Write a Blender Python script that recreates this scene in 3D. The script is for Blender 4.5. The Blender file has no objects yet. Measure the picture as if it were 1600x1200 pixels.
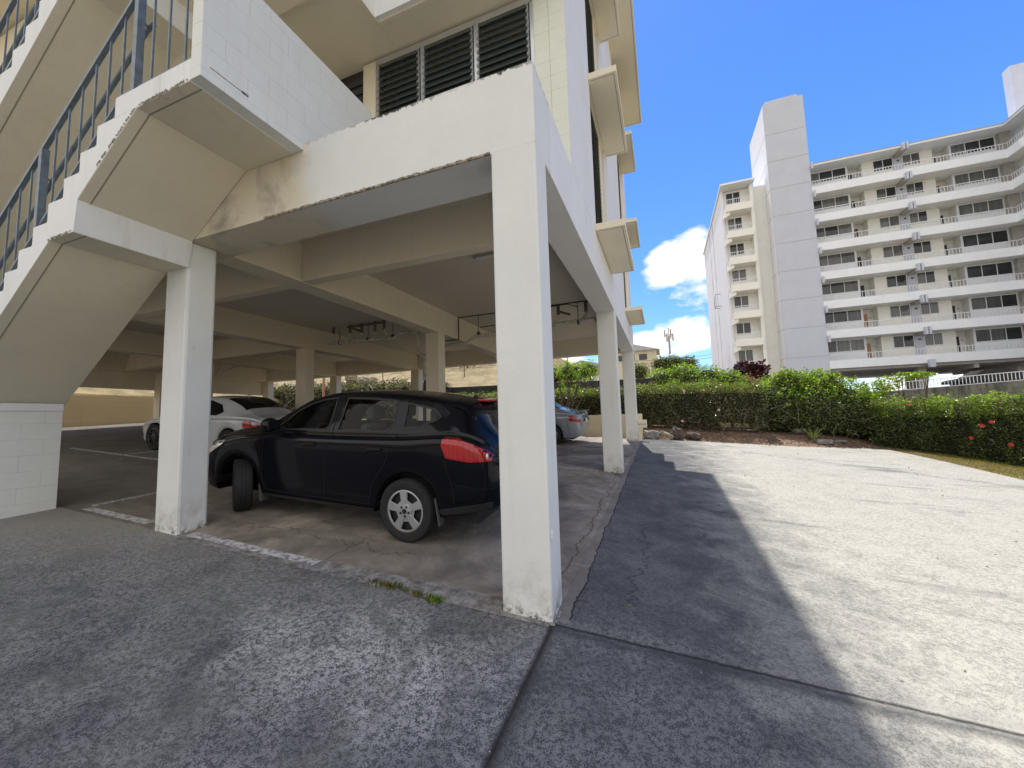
import bpy, bmesh, math, random
import numpy as np
from mathutils import Vector, Matrix
from mathutils.geometry import delaunay_2d_cdt
random.seed(7); rng = np.random.default_rng(7)
scene = bpy.context.scene
COL = scene.collection
# ------------------------------------------------------------------ camera
CX, CY, CZ = 0.8443, -2.9309, 1.5
yaw, pitch, roll, FPX = -0.3613, 0.0886, -0.0297, 619.4
fv = Vector((math.sin(yaw)*math.cos(pitch), math.cos(yaw)*math.cos(pitch), math.sin(pitch)))
rv = Vector((math.cos(yaw), -math.sin(yaw), 0)); uv_ = rv.cross(fv)
r2 = math.cos(roll)*rv + math.sin(roll)*uv_; u2 = -math.sin(roll)*rv + math.cos(roll)*uv_
cam = bpy.data.cameras.new('camera'); cam.sensor_width = 36; cam.lens = FPX/1600*36
cam.clip_start = 0.05; cam.clip_end = 2000
co = bpy.data.objects.new('camera', cam); COL.objects.link(co)
co.matrix_world = Matrix(((r2.x,u2.x,-fv.x,CX),(r2.y,u2.y,-fv.y,CY),(r2.z,u2.z,-fv.z,CZ),(0,0,0,1)))
scene.camera = co
# ------------------------------------------------------------------ light
SUN = Vector((-0.082, 0.446, 1.0)).normalized()
elev = math.asin(SUN.z); az = math.atan2(SUN.x, SUN.y)
sl = bpy.data.lights.new('sun', 'SUN'); sl.energy = 4.4; sl.angle = math.radians(0.53); sl.color = (1, .955, .88)
so = bpy.data.objects.new('sun', sl); COL.objects.link(so); so.rotation_euler = SUN.to_track_quat('Z', 'Y').to_euler()
scene.view_settings.view_transform = 'Standard'; scene.view_settings.look = 'None'
scene.view_settings.gamma = 1; scene.view_settings.exposure = 0.40
world = bpy.data.worlds.new('World'); scene.world = world; world.use_nodes = True
wn = world.node_tree.nodes; wl = world.node_tree.links; wn.clear()
sky = wn.new('ShaderNodeTexSky'); sky.sky_type = 'NISHITA'; sky.sun_disc = False
sky.sun_elevation = elev; sky.sun_rotation = az
sky.dust_density = 0.1; sky.ozone_density = 3.0; sky.air_density = 1.0
bg = wn.new('ShaderNodeBackground'); bg.inputs[1].default_value = 0.13
wo = wn.new('ShaderNodeOutputWorld')
tc = wn.new('ShaderNodeTexCoord')
sep = wn.new('ShaderNodeSeparateXYZ'); wl.new(tc.outputs['Generated'], sep.inputs[0])
mp = wn.new('ShaderNodeMapping'); mp.inputs['Scale'].default_value = (1, 1, 2.0); mp.inputs['Location'].default_value = (0.35, 0.1, 0.27)
wl.new(tc.outputs['Generated'], mp.inputs[0])
n1 = wn.new('ShaderNodeTexNoise'); n1.inputs['Scale'].default_value = 4.2; n1.inputs['Detail'].default_value = 9; n1.inputs['Roughness'].default_value = .56
wl.new(mp.outputs[0], n1.inputs['Vector'])
def wmath(op, a, b):
    x = wn.new('ShaderNodeMath'); x.operation = op
    for i, q in enumerate((a, b)):
        if isinstance(q, (int, float)): x.inputs[i].default_value = q
        else: wl.new(q, x.inputs[i])
    return x.outputs[0]
def wmap(src, a, b, c, d):
    x = wn.new('ShaderNodeMapRange'); wl.new(src, x.inputs[0])
    for i, q in enumerate((a, b, c, d)): x.inputs[i+1].default_value = q
    return x.outputs[0]
# cumulus low over the horizon in front, plus unseen cloud added behind and left to whiten the shade
low = wmap(sep.outputs['Z'], 0.10, 0.34, -0.02, -0.26)
back = wmap(sep.outputs['Y'], 0.25, -0.35, 0.0, 0.42)
left = wmap(sep.outputs['X'], -0.35, -0.75, 0.0, 0.30)
def lump(d, r0, amp, zs=1.35):
    v = wn.new('ShaderNodeVectorMath'); v.operation = 'SUBTRACT'; wl.new(tc.outputs['Generated'], v.inputs[0]); v.inputs[1].default_value = d
    m = wn.new('ShaderNodeVectorMath'); m.operation = 'MULTIPLY'; wl.new(v.outputs[0], m.inputs[0]); m.inputs[1].default_value = (1, 1, zs)
    l = wn.new('ShaderNodeVectorMath'); l.operation = 'LENGTH'; wl.new(m.outputs[0], l.inputs[0])
    return wmap(l.outputs['Value'], r0*.25, r0, amp, 0.0)
big = lump((.075, .935, .335), .165, .55, 1.7); streak = lump((.03, .982, .165), .20, .13, 3.0)
tot = wmath('ADD', wmath('ADD', wmath('ADD', n1.outputs[0], low), wmath('ADD', back, left)), wmath('ADD', big, streak))
cr = wn.new('ShaderNodeValToRGB'); cr.color_ramp.elements[0].position = .50; cr.color_ramp.elements[1].position = .60
wl.new(tot, cr.inputs[0])
hs = wn.new('ShaderNodeHueSaturation'); hs.inputs['Saturation'].default_value = 1.22; hs.inputs['Value'].default_value = 1.15
wl.new(sky.outputs[0], hs.inputs['Color'])
tn = wn.new('ShaderNodeMix'); tn.data_type = 'RGBA'; tn.blend_type = 'MULTIPLY'; tn.inputs['Factor'].default_value = 1
wl.new(hs.outputs[0], tn.inputs['A']); tn.inputs['B'].default_value = (.82, .87, 1.09, 1)
mx = wn.new('ShaderNodeMix'); mx.data_type = 'RGBA'
wl.new(cr.outputs[0], mx.inputs['Factor']); wl.new(tn.outputs['Result'], mx.inputs['A']); mx.inputs['B'].default_value = (8.2, 7.9, 7.6, 1)
wl.new(mx.outputs['Result'], bg.inputs[0]); wl.new(bg.outputs[0], wo.inputs[0])

# ------------------------------------------------------------------ helpers
S_, T_ = 0.0558, -0.0725          # the lot slopes up to the back and to the left
def gz(x, y): return S_*y + T_*x
GN = Vector((-T_, -S_, 1)).normalized()

class MB:
    def __init__(s): s.v = []; s.f = []; s.m = []
    def add(s, vs, fs, mi=0):
        o = len(s.v); s.v += [tuple(p) for p in vs]; s.f += [tuple(i+o for i in f) for f in fs]; s.m += [mi]*len(fs); return s
    def box(s, x0, x1, y0, y1, z0, z1, mi=0):
        v = [(x0,y0,z0),(x1,y0,z0),(x1,y1,z0),(x0,y1,z0),(x0,y0,z1),(x1,y0,z1),(x1,y1,z1),(x0,y1,z1)]
        return s.add(v, [(0,3,2,1),(4,5,6,7),(0,1,5,4),(1,2,6,5),(2,3,7,6),(3,0,4,7)], mi)
    def hexa(s, b, t, mi=0):     # four bottom and four top corners
        return s.add(list(b)+list(t), [(0,3,2,1),(4,5,6,7),(0,1,5,4),(1,2,6,5),(2,3,7,6),(3,0,4,7)], mi)
    def prism(s, poly, a0, a1, axis='y', mi=0):   # poly in the other two coords
        n = len(poly)
        def P(p, a):
            return (p[0], a, p[1]) if axis == 'y' else ((a, p[0], p[1]) if axis == 'x' else (p[0], p[1], a))
        v = [P(p, a0) for p in poly] + [P(p, a1) for p in poly]
        f = [tuple(range(n)), tuple(range(2*n-1, n-1, -1))] + [(i, i+n, (i+1) % n + n, (i+1) % n) for i in range(n)]
        return s.add(v, f, mi)
    def tube(s, a, b, r, n=10, mi=0, r2=None, caps=True):
        a = Vector(a); b = Vector(b); d = (b-a).normalized(); r2 = r if r2 is None else r2
        q = d.orthogonal().normalized(); w = d.cross(q)
        v = []
        for P, R in ((a, r), (b, r2)):
            for i in range(n):
                t = 2*math.pi*i/n; v.append(P + R*(math.cos(t)*q + math.sin(t)*w))
        f = [(i, (i+1) % n, (i+1) % n + n, i+n) for i in range(n)]
        if caps: f += [tuple(range(n-1, -1, -1)), tuple(range(n, 2*n))]
        return s.add(v, f, mi)
    def path(s, pts, r, n=8, mi=0):
        for i in range(len(pts)-1): s.tube(pts[i], pts[i+1], r, n, mi)
        for p in pts[1:-1]: s.ball(p, r*1.02, mi)
        return s
    def ball(s, c, r, mi=0, nu=8, nv=6, sc=(1,1,1)):
        v = []; f = []
        for j in range(nv+1):
            for i in range(nu):
                a = 2*math.pi*i/nu; b = math.pi*j/nv
                v.append((c[0]+r*sc[0]*math.sin(b)*math.cos(a), c[1]+r*sc[1]*math.sin(b)*math.sin(a), c[2]+r*sc[2]*math.cos(b)))
        for j in range(nv):
            for i in range(nu):
                f.append((j*nu+i, (j+1)*nu+i, (j+1)*nu+(i+1) % nu, j*nu+(i+1) % nu))
        return s.add(v, f, mi)
    def lathe(s, prof, c, axis='y', n=40, mi=0, close=False):  # prof (radius, along)
        v = []; f = []; m = len(prof)
        for i in range(n):
            a = 2*math.pi*i/n
            for r, h in prof:
                if axis == 'y': v.append((c[0]+r*math.cos(a), c[1]+h, c[2]+r*math.sin(a)))
                else: v.append((c[0]+r*math.cos(a), c[1]+r*math.sin(a), c[2]+h))
        for i in range(n):
            for j in range(m-1):
                f.append((i*m+j, ((i+1) % n)*m+j, ((i+1) % n)*m+j+1, i*m+j+1))
        return s.add(v, f, mi)
    def build(s, name, mats, parent=None, smooth=False, bevel=0, M=None, fixn=True):
        me = bpy.data.meshes.new(name)
        vs = s.v if M is None else [tuple(M @ Vector(p)) for p in s.v]
        me.from_pydata(vs, [], s.f)
        if not isinstance(mats, (list, tuple)): mats = [mats]
        for m in mats: me.materials.append(m)
        me.polygons.foreach_set('material_index', s.m)
        if fixn:
            bm = bmesh.new(); bm.from_mesh(me); bmesh.ops.recalc_face_normals(bm, faces=bm.faces); bm.to_mesh(me); bm.free()
        if smooth:
            me.polygons.foreach_set('use_smooth', [True]*len(me.polygons))
            try: me.set_sharp_from_angle(angle=math.radians(38))
            except Exception: pass
        me.update()
        o = bpy.data.objects.new(name, me); COL.objects.link(o)
        if parent: o.parent = parent
        if bevel:
            b = o.modifiers.new('bevel', 'BEVEL'); b.width = bevel; b.segments = 2; b.limit_method = 'ANGLE'; b.angle_limit = math.radians(40)
            b.harden_normals = False
        return o
def tag(o, label=None, cat=None, group=None, kind=None):
    if label: o['label'] = label
    if cat: o['category'] = cat
    if group: o['group'] = group
    if kind: o['kind'] = kind
    return o
def empty(name, loc=(0,0,0), **k):
    o = bpy.data.objects.new(name, None); COL.objects.link(o); o.location = loc; o.empty_display_size = .2
    return tag(o, **k)
def copy_tree(o, parent=None):
    c = o.copy(); COL.objects.link(c); c.parent = parent
    for ch in o.children: copy_tree(ch, c)
    return c
def at(o, root):      # parent a mesh made in world coordinates to a root placed anywhere
    o.parent = root; o.matrix_parent_inverse = Matrix.Translation(-Vector(root.location)); return o

# ------------------------------------------------------------------ materials
class NT:
    def __init__(s, name):
        s.m = bpy.data.materials.new(name); s.m.use_nodes = True; s.t = s.m.node_tree; s.t.nodes.clear()
        s.b = s.t.nodes.new('ShaderNodeBsdfPrincipled'); s.o = s.t.nodes.new('ShaderNodeOutputMaterial')
        s.t.links.new(s.b.outputs[0], s.o.inputs[0]); s.g = s.t.nodes.new('ShaderNodeNewGeometry')
    def n(s, typ, **k):
        x = s.t.nodes.new(typ)
        for a, b in k.items(): setattr(x, a, b)
        return x
    def l(s, a, b): s.t.links.new(a, b)
    def pos(s): return s.g.outputs['Position']
    def noise(s, sc, det=5, rough=.5, vec=None, dist=0, scale=None):
        x = s.n('ShaderNodeTexNoise'); x.inputs['Scale'].default_value = sc; x.inputs['Detail'].default_value = det
        x.inputs['Roughness'].default_value = rough; x.inputs['Distortion'].default_value = dist
        v = vec or s.pos()
        if scale:
            mm = s.n('ShaderNodeMapping'); mm.inputs['Scale'].default_value = scale; s.l(v, mm.inputs[0]); v = mm.outputs[0]
        s.l(v, x.inputs['Vector']); return x.outputs[0]
    def math(s, op, a, b=0, c=None, clamp=False):
        x = s.n('ShaderNodeMath', operation=op); x.use_clamp = clamp
        for i, q in enumerate((a, b, c)):
            if q is None: continue
            if isinstance(q, (int, float)): x.inputs[i].default_value = q
            else: s.l(q, x.inputs[i])
        return x.outputs[0]
    def ramp(s, f, stops):
        x = s.n('ShaderNodeValToRGB'); e = x.color_ramp.elements
        while len(e) < len(stops): e.new(.5)
        for i, (p, c) in enumerate(stops):
            e[i].position = p; e[i].color = (c, c, c, 1) if isinstance(c, (int, float)) else (*c, 1)
        s.l(f, x.inputs[0]); return x.outputs[0]
    def mix(s, f, a, b, mode='MIX'):
        x = s.n('ShaderNodeMix', data_type='RGBA', blend_type=mode)
        for k, q in (('Factor', f), ('A', a), ('B', b)):
            if isinstance(q, (int, float)): x.inputs[k].default_value = q
            elif isinstance(q, tuple): x.inputs[k].default_value = (*q, 1)
            else: s.l(q, x.inputs[k])
        return x.outputs['Result']
    def color(s, c):
        if isinstance(c, tuple): s.b.inputs['Base Color'].default_value = (*c, 1)
        else: s.l(c, s.b.inputs['Base Color'])
    def bump(s, h, strength=.3, dist=.01):
        x = s.n('ShaderNodeBump'); x.inputs['Strength'].default_value = strength; x.inputs['Distance'].default_value = dist
        s.l(h, x.inputs['Height']); s.l(x.outputs[0], s.b.inputs['Normal'])
    def set(s, **k):
        for a, b in k.items():
            a = a.replace('_', ' ')
            if isinstance(b, tuple): b = (*b, 1) if len(b) == 3 else b
            s.b.inputs[a].default_value = b
        return s
    def xyz(s):
        x = s.n('ShaderNodeSeparateXYZ'); s.l(s.pos(), x.inputs[0]); return x.outputs
    def comb(s, a, b, c=0):
        x = s.n('ShaderNodeCombineXYZ')
        for i, q in enumerate((a, b, c)):
            if isinstance(q, (int, float)): x.inputs[i].default_value = q
            else: s.l(q, x.inputs[i])
        return x.outputs[0]

def simple(name, c, rough=.6, metal=0, bump=0, bs=30, var=.12, vs=3, coat=0, spec=None):
    t = NT(name)
    if var:
        f = t.noise(vs, 5); d = tuple(x*(1-var) for x in c); h = tuple(min(1, x*(1+var)) for x in c)
        t.color(t.mix(t.ramp(f, [(.3, 0.), (.7, 1.)]), d, h))
    else: t.color(c)
    t.set(Roughness=rough, Metallic=metal)
    if coat: t.set(Coat_Weight=coat, Coat_Roughness=.03)
    if spec is not None: t.b.inputs['Specular IOR Level'].default_value = spec
    if bump: t.bump(t.noise(bs, 6), bump, .006)
    return t.m

def paint(name, c, dirt=(.30,.27,.21), amount=.5, block=None, streak=True, low=False, fine=90):
    t = NT(name); X, Y, Z = t.xyz()
    base = t.mix(t.ramp(t.noise(1.3, 6, .6), [(.35, 0.), (.7, 1.)]), c, tuple(x*.93 for x in c))
    base = t.mix(t.math('MULTIPLY', t.ramp(t.noise(14, 4, .6), [(.45, 0.), (.75, 1.)]), .25), base, tuple(x*.86 for x in c))
    if streak:
        st = t.noise(1.0, 6, .65, scale=(9, 9, .55)); pt = t.noise(.7, 3)
        f = t.math('MULTIPLY', t.ramp(st, [(.54, 0.), (.80, 1.)]), t.ramp(pt, [(.45, 0.), (.7, 1.)]))
        base = t.mix(t.math('MULTIPLY', f, amount), base, dirt)
        sp = t.ramp(t.noise(7, 7, .75), [(.66, 0.), (.70, 1.)])
        base = t.mix(t.math('MULTIPLY', sp, amount*.6), base, dirt)
    if low:     # splash dirt near the ground
        g = t.math('ADD', t.math('MULTIPLY', X, T_), t.math('MULTIPLY', Y, S_))
        h = t.math('SUBTRACT', Z, g)
        lm = t.math('MULTIPLY', t.ramp(h, [(.0, 1.), (.45, 0.)]), t.ramp(t.noise(5, 7, .7), [(.42, 0.), (.66, 1.)]))
        base = t.mix(t.math('MULTIPLY', lm, .75), base, (.25,.21,.15))
        ch = t.math('MULTIPLY', t.ramp(h, [(.0, 1.), (.10, 0.)]), t.ramp(t.noise(22, 6, .7), [(.50, 0.), (.56, 1.)]))
        base = t.mix(ch, base, (.10,.09,.08))
    hgt = t.noise(fine, 5, .6)
    if block:
        vec = t.comb(Y if block == 'x' else X, Z)
        br = t.n('ShaderNodeTexBrick'); br.inputs['Scale'].default_value = 1; br.inputs['Brick Width'].default_value = .405
        br.inputs['Row Height'].default_value = .203; br.inputs['Mortar Size'].default_value = .0045; br.inputs['Mortar Smooth'].default_value = .6
        br.inputs['Color1'].default_value = (1,1,1,1); br.inputs['Color2'].default_value = (.96,.96,.96,1); br.inputs['Mortar'].default_value = (0,0,0,1)
        t.l(vec, br.inputs['Vector'])
        jm = t.ramp(t.noise(4, 5, .6), [(.35, .25), (.7, 1.)])
        base = t.mix(t.math('MULTIPLY', t.math('MULTIPLY', br.outputs['Fac'], jm), .42), base, tuple(x*.45 for x in c))
        hgt = t.math('SUBTRACT', t.math('MULTIPLY', hgt, .35), t.math('MULTIPLY', br.outputs['Fac'], 1.0))
    t.color(base); t.set(Roughness=.78); t.b.inputs['Specular IOR Level'].default_value = .3
    t.bump(hgt, .35, .006)
    return t.m

M = {}
M['white'] = paint('white_paint', (.72,.735,.715), low=True)
M['white_block_x'] = paint('white_block_wall_paint', (.72,.735,.70), block='x', amount=.25)
M['white_block_y'] = paint('pale_block_wall_paint', (.70,.72,.64), block='y', amount=.25)
M['side'] = paint('side_wall_paint', (.77,.77,.765), amount=.3)
def beam_paint():
    m = M['white'].copy(); m.name = 'front_beam_paint'; nt = m.node_tree; b = [n for n in nt.nodes if n.type == 'BSDF_PRINCIPLED'][0]
    t = NT.__new__(NT); t.m = m; t.t = nt; t.b = b; t.g = nt.nodes.new('ShaderNodeNewGeometry'); X, Y, Z = t.xyz()
    src = b.inputs['Base Color'].links[0].from_socket
    # soot and yellowed paint under the stair, chipped lower arris, algae creeping down from the top arris
    lm = t.n('ShaderNodeMapRange'); lm.inputs[1].default_value = -2.35; lm.inputs[2].default_value = -2.7; t.l(t.math('ADD', X, t.math('MULTIPLY', t.math('SUBTRACT', t.noise(3.5, 5), .5), .5)), lm.inputs[0])
    c = t.mix(t.math('MULTIPLY', lm.outputs[0], .8), src, (.66,.58,.42))
    sm = t.math('MULTIPLY', t.math('MULTIPLY', lm.outputs[0], t.ramp(t.noise(2.2, 7, .6, dist=.5), [(.50, 0.), (.72, 1.)])), .65)
    c = t.mix(sm, c, (.20,.19,.17))
    low = t.ramp(t.math('SUBTRACT', Z, 3.745), [(0., 1.), (.048, 0.)]); nl = t.noise(9, 8, .75)
    xr = t.math('MULTIPLY', t.math('GREATER_THAN', X, -3.1), t.math('LESS_THAN', X, -.40))
    e1 = t.math('MULTIPLY', t.ramp(t.math('ADD', t.math('MULTIPLY', low, .42), t.math('MULTIPLY', nl, .75)), [(.56, 0.), (.595, 1.)]), t.math('MULTIPLY', xr, t.math('MULTIPLY', t.math('LESS_THAN', Z, 3.80), t.math('LESS_THAN', Y, .012))))
    c = t.mix(e1, c, t.mix(t.ramp(t.noise(30, 5), [(.4, 0.), (.6, 1.)]), (.10,.09,.07), (.36,.31,.24)))
    top = t.ramp(t.math('SUBTRACT', 4.468, Z), [(0., 1.), (.09, 0.)]); nt2 = t.noise(1, 8, .75, scale=(16, 16, 5)); xp = t.ramp(t.noise(1.1, 3, vec=t.comb(X, 3.3, 0)), [(.42, 0.), (.62, 1.)])
    e2 = t.math('MULTIPLY', t.ramp(t.math('ADD', t.math('MULTIPLY', top, .35), t.math('MULTIPLY', nt2, .8)), [(.66, 0.), (.70, 1.)]), t.math('MULTIPLY', t.math('GREATER_THAN', Z, 4.36), xp))
    c = t.mix(e2, c, (.06,.055,.045)); t.l(c, b.inputs['Base Color'])
    return m
M['frontbeam'] = beam_paint()
M['tan'] = paint('tan_soffit_paint', (.74,.69,.54), amount=.25, streak=True, fine=160)
M['tan_edge'] = paint('tan_edge_paint', (.74,.69,.55), amount=.7, fine=60)
M['ceil'] = paint('garage_ceiling_paint', (.66,.60,.50), amount=.35)
M['beam'] = paint('garage_beam_paint', (.76,.69,.55), amount=.35)
M['cream'] = paint('cream_sunshade_paint', (.78,.72,.57), amount=.25)
M['stairwhite'] = paint('stair_edge_paint', (.76,.77,.77), amount=.7)
M['mould'] = simple('mould_and_chipped_paint', (.20,.18,.13), .9, bump=.6, bs=60, var=.6, vs=30)
M['rail'] = simple('blue_grey_rail_paint', (.115,.15,.185), .45, bump=.05, var=.25, vs=14)
M['pipe'] = simple('old_white_pipe', (.55,.53,.47), .5, var=.3, vs=8)
M['rust'] = simple('rusty_pipe', (.16,.10,.065), .7, var=.4, vs=14)
M['darkmetal'] = simple('dark_metal', (.045,.04,.035), .5)
M['alu'] = simple('aluminium', (.55,.57,.58), .35, metal=.6)
M['yellowwall'] = paint('yellow_block_wall_paint', (.58,.47,.29), block='x', amount=.4)
M['creamwall'] = paint('cream_low_wall_paint', (.66,.57,.38), block='y', amount=.3)
M['aptwhite'] = paint('apartment_white_paint', (.76,.79,.84), amount=.12)
M['aptcream'] = paint('apartment_cream_paint', (.78,.78,.74), amount=.1, streak=False)
M['aptpink'] = paint('apartment_tower_paint', (.50,.53,.61), amount=.10)
M['aptblue'] = paint('apartment_side_paint', (.74,.75,.80), amount=.12)
M['aptgrey'] = simple('apartment_grey_concrete', (.36,.34,.32), .8, bump=.1)
M['aptrail'] = simple('apartment_rail_paint', (.66,.68,.73), .5, var=0)
M['palecon'] = simple('pale_deck_concrete', (.42,.41,.38), .9, var=.15)
M['joint'] = simple('panel_joint', (.32,.31,.33), .9, var=0)
M['softjoint'] = simple('soffit_groove', (.30,.28,.21), .9, var=0)
M['doorred'] = simple('red_door', (.16,.03,.03), .5, var=0)
M['doorwood'] = simple('wooden_door', (.42,.24,.12), .5, var=.1)
M['doordark'] = simple('dark_door', (.03,.025,.03), .5, var=0)
M['curtain'] = simple('pale_blind', (.30,.31,.30), .8, var=.2, vs=3)
M['curtaindark'] = simple('dark_interior', (.05,.055,.06), .8, var=.4, vs=2)
t = NT('apartment_window_glass'); t.color((.035,.042,.045)); t.set(Roughness=.06); M['aptglass'] = t.m
t = NT('louver_glass'); t.color((.035,.045,.045)); t.set(Roughness=.18); t.b.inputs['Specular IOR Level'].default_value = .6; M['louver'] = t.m
M['dark'] = simple('dark_room', (.012,.013,.018), .9, var=0)
M['line'] = None
t = NT('worn_white_line_paint')
f = t.ramp(t.noise(16, 8, .75), [(.40, 0.), (.56, 1.)])
t.color(t.mix(f, (.13,.12,.11), (.55,.55,.57))); t.set(Roughness=.85); M['line'] = t.m

def concrete(name, zone):
    t = NT(name); X, Y, Z = t.xyz()
    big = t.noise(.55, 6, .6); mid = t.noise(2.4, 8, .68, dist=.6); sm = t.noise(30, 8, .74); fine = t.noise(120, 5, .72)
    if zone == 'lot':
        speck = t.ramp(t.math('ADD', t.math('MULTIPLY', sm, .55), t.math('MULTIPLY', fine, .45)), [(.462, 0.), (.522, 1.)])
        cover = t.ramp(t.math('ADD', t.math('MULTIPLY', mid, .55), t.math('MULTIPLY', big, .55)), [(.44, .06), (.64, 1.)])
        near = t.ramp(X, [(.5, 0.), (.5, 1.)])
        # bare rough slab left of the joint, smoother slab to the right; lot colour painted paler where sunlit, darker where shaded
        left = t.math('LESS_THAN', X, 0.0)
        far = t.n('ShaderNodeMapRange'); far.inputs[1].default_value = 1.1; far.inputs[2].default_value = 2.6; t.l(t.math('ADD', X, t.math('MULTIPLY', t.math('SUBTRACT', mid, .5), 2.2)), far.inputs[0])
        f = t.math('MULTIPLY', speck, cover)
        ex = t.math('DIVIDE', t.math('ADD', X, 1.05), 1.25); ey = t.math('DIVIDE', t.math('ADD', Y, .78), .62)
        rad = t.math('SQRT', t.math('ADD', t.math('MULTIPLY', ex, ex), t.math('MULTIPLY', ey, ey)))
        rad = t.math('ADD', rad, t.math('MULTIPLY', t.math('SUBTRACT', t.noise(2.6, 6, .65), .5), 1.9))
        worn = t.ramp(rad, [(.15, 1.), (.60, .72), (1.0, .42)])
        f = t.math('MULTIPLY', speck, t.math('MULTIPLY', worn, t.ramp(mid, [(.36, .35), (.56, 1.)])))
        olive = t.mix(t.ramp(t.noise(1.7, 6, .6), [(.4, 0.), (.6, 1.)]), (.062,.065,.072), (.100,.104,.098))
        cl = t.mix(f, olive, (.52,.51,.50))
        cr_dark = 0
        brown = t.math('MULTIPLY', t.ramp(t.noise(.9, 5), [(.50, 0.), (.68, 1.)]), t.ramp(Y, [(0., 0.), (1., 0.)]))
        pits = t.ramp(t.noise(46, 5, .7, dist=1.2), [(.60, 0.), (.66, 1.)]); cl = t.mix(t.math('MULTIPLY', pits, .55), cl, (.025,.027,.03))
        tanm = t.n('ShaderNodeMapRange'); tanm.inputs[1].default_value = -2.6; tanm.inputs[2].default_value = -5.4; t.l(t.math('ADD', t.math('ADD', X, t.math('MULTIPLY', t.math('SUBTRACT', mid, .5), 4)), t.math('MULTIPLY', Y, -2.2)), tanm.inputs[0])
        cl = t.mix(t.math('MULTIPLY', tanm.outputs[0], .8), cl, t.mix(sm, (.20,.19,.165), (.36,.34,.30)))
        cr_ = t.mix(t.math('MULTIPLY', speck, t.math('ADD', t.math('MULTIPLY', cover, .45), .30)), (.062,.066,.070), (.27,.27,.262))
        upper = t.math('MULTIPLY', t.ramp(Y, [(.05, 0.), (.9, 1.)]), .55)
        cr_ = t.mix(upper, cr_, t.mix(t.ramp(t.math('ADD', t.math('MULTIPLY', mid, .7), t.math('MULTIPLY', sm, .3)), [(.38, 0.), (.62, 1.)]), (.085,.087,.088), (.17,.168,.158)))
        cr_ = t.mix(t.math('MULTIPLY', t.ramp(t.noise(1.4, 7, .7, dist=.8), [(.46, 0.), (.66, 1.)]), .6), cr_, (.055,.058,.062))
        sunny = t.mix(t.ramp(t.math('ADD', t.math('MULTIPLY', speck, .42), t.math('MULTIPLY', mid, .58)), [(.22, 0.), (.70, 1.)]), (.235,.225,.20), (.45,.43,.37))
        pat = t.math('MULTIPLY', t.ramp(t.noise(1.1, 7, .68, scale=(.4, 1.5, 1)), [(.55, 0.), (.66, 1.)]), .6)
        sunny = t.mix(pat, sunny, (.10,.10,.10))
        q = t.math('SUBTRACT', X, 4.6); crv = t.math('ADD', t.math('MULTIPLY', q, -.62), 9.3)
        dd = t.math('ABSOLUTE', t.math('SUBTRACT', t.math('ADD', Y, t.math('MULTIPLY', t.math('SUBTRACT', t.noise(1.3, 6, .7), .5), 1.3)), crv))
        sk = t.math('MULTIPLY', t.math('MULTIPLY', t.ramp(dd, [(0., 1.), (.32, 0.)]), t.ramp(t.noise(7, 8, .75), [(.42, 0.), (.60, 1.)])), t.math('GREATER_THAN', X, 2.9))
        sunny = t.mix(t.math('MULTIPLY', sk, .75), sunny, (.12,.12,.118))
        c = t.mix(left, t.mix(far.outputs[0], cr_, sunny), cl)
    else:
        c = t.mix(t.ramp(mid, [(.3, 0.), (.7, 1.)]), (.205,.170,.135), (.44,.385,.325))
        c = t.mix(t.math('MULTIPLY', t.ramp(t.noise(.8, 6, .6, dist=1), [(.42, 0.), (.62, 1.)]), .75), c, (.11,.098,.085))
        c = t.mix(t.math('MULTIPLY', t.ramp(t.noise(1.6, 5, .6, scale=(.6, 1.6, 1)), [(.55, 0.), (.7, 1.)]), .5), c, (.30,.27,.24))
        c = t.mix(t.math('MULTIPLY', t.ramp(sm, [(.52, 0.), (.70, 1.)]), .35), c, (.06,.055,.05))
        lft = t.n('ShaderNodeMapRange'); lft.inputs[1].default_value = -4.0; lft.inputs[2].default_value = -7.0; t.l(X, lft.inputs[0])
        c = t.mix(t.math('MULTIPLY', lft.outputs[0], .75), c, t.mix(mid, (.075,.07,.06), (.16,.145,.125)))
    # wandering cracks
    def crack(axis, off, amp, wid, lo=None, hi=None, sc=1.6):
        a, b = (X, Y) if axis == 'x' else (Y, X)
        wob = t.math('MULTIPLY', t.math('SUBTRACT', t.noise(sc, 9, .72, vec=t.comb(b, off*7.3, 0)), .5), amp)
        d = t.math('ABSOLUTE', t.math('SUBTRACT', t.math('ADD', a, wob), off))
        m = t.ramp(d, [(0., 1.), (wid, 1.), (wid*2.2, 0.)])
        if lo is not None: m = t.math('MULTIPLY', m, t.math('GREATER_THAN', b, lo))
        if hi is not None: m = t.math('MULTIPLY', m, t.math('LESS_THAN', b, hi))
        return m
    if zone == 'lot':
        wobc = t.math('MULTIPLY', t.math('SUBTRACT', t.noise(1.6, 9, .72, vec=t.comb(Y, .73, 0)), .5), .22)
        inner = t.math('MULTIPLY', t.math('LESS_THAN', t.math('ADD', X, wobc), .10), t.math('MULTIPLY', t.math('GREATER_THAN', X, -.01), t.math('GREATER_THAN', Y, .05)))
        c = t.mix(inner, c, t.mix(t.ramp(mid, [(.3, 0.), (.7, 1.)]), (.16,.135,.115), (.30,.27,.24)))
        cks = [crack('x', .10, .22, .0035, lo=.1, hi=12), crack('x', .55, .9, .003, lo=.5, hi=2.6, sc=2.2)]
        jn = t.math('ABSOLUTE', Y); jx = t.math('ABSOLUTE', X)
        wob = t.math('MULTIPLY', t.math('SUBTRACT', t.noise(9, 6, .7), .5), .035)
        j1 = t.math('MULTIPLY', t.ramp(t.math('ABSOLUTE', t.math('ADD', Y, wob)), [(0., .95), (.004, .8), (.022, 0.)]), t.math('GREATER_THAN', X, 0.0))
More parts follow.
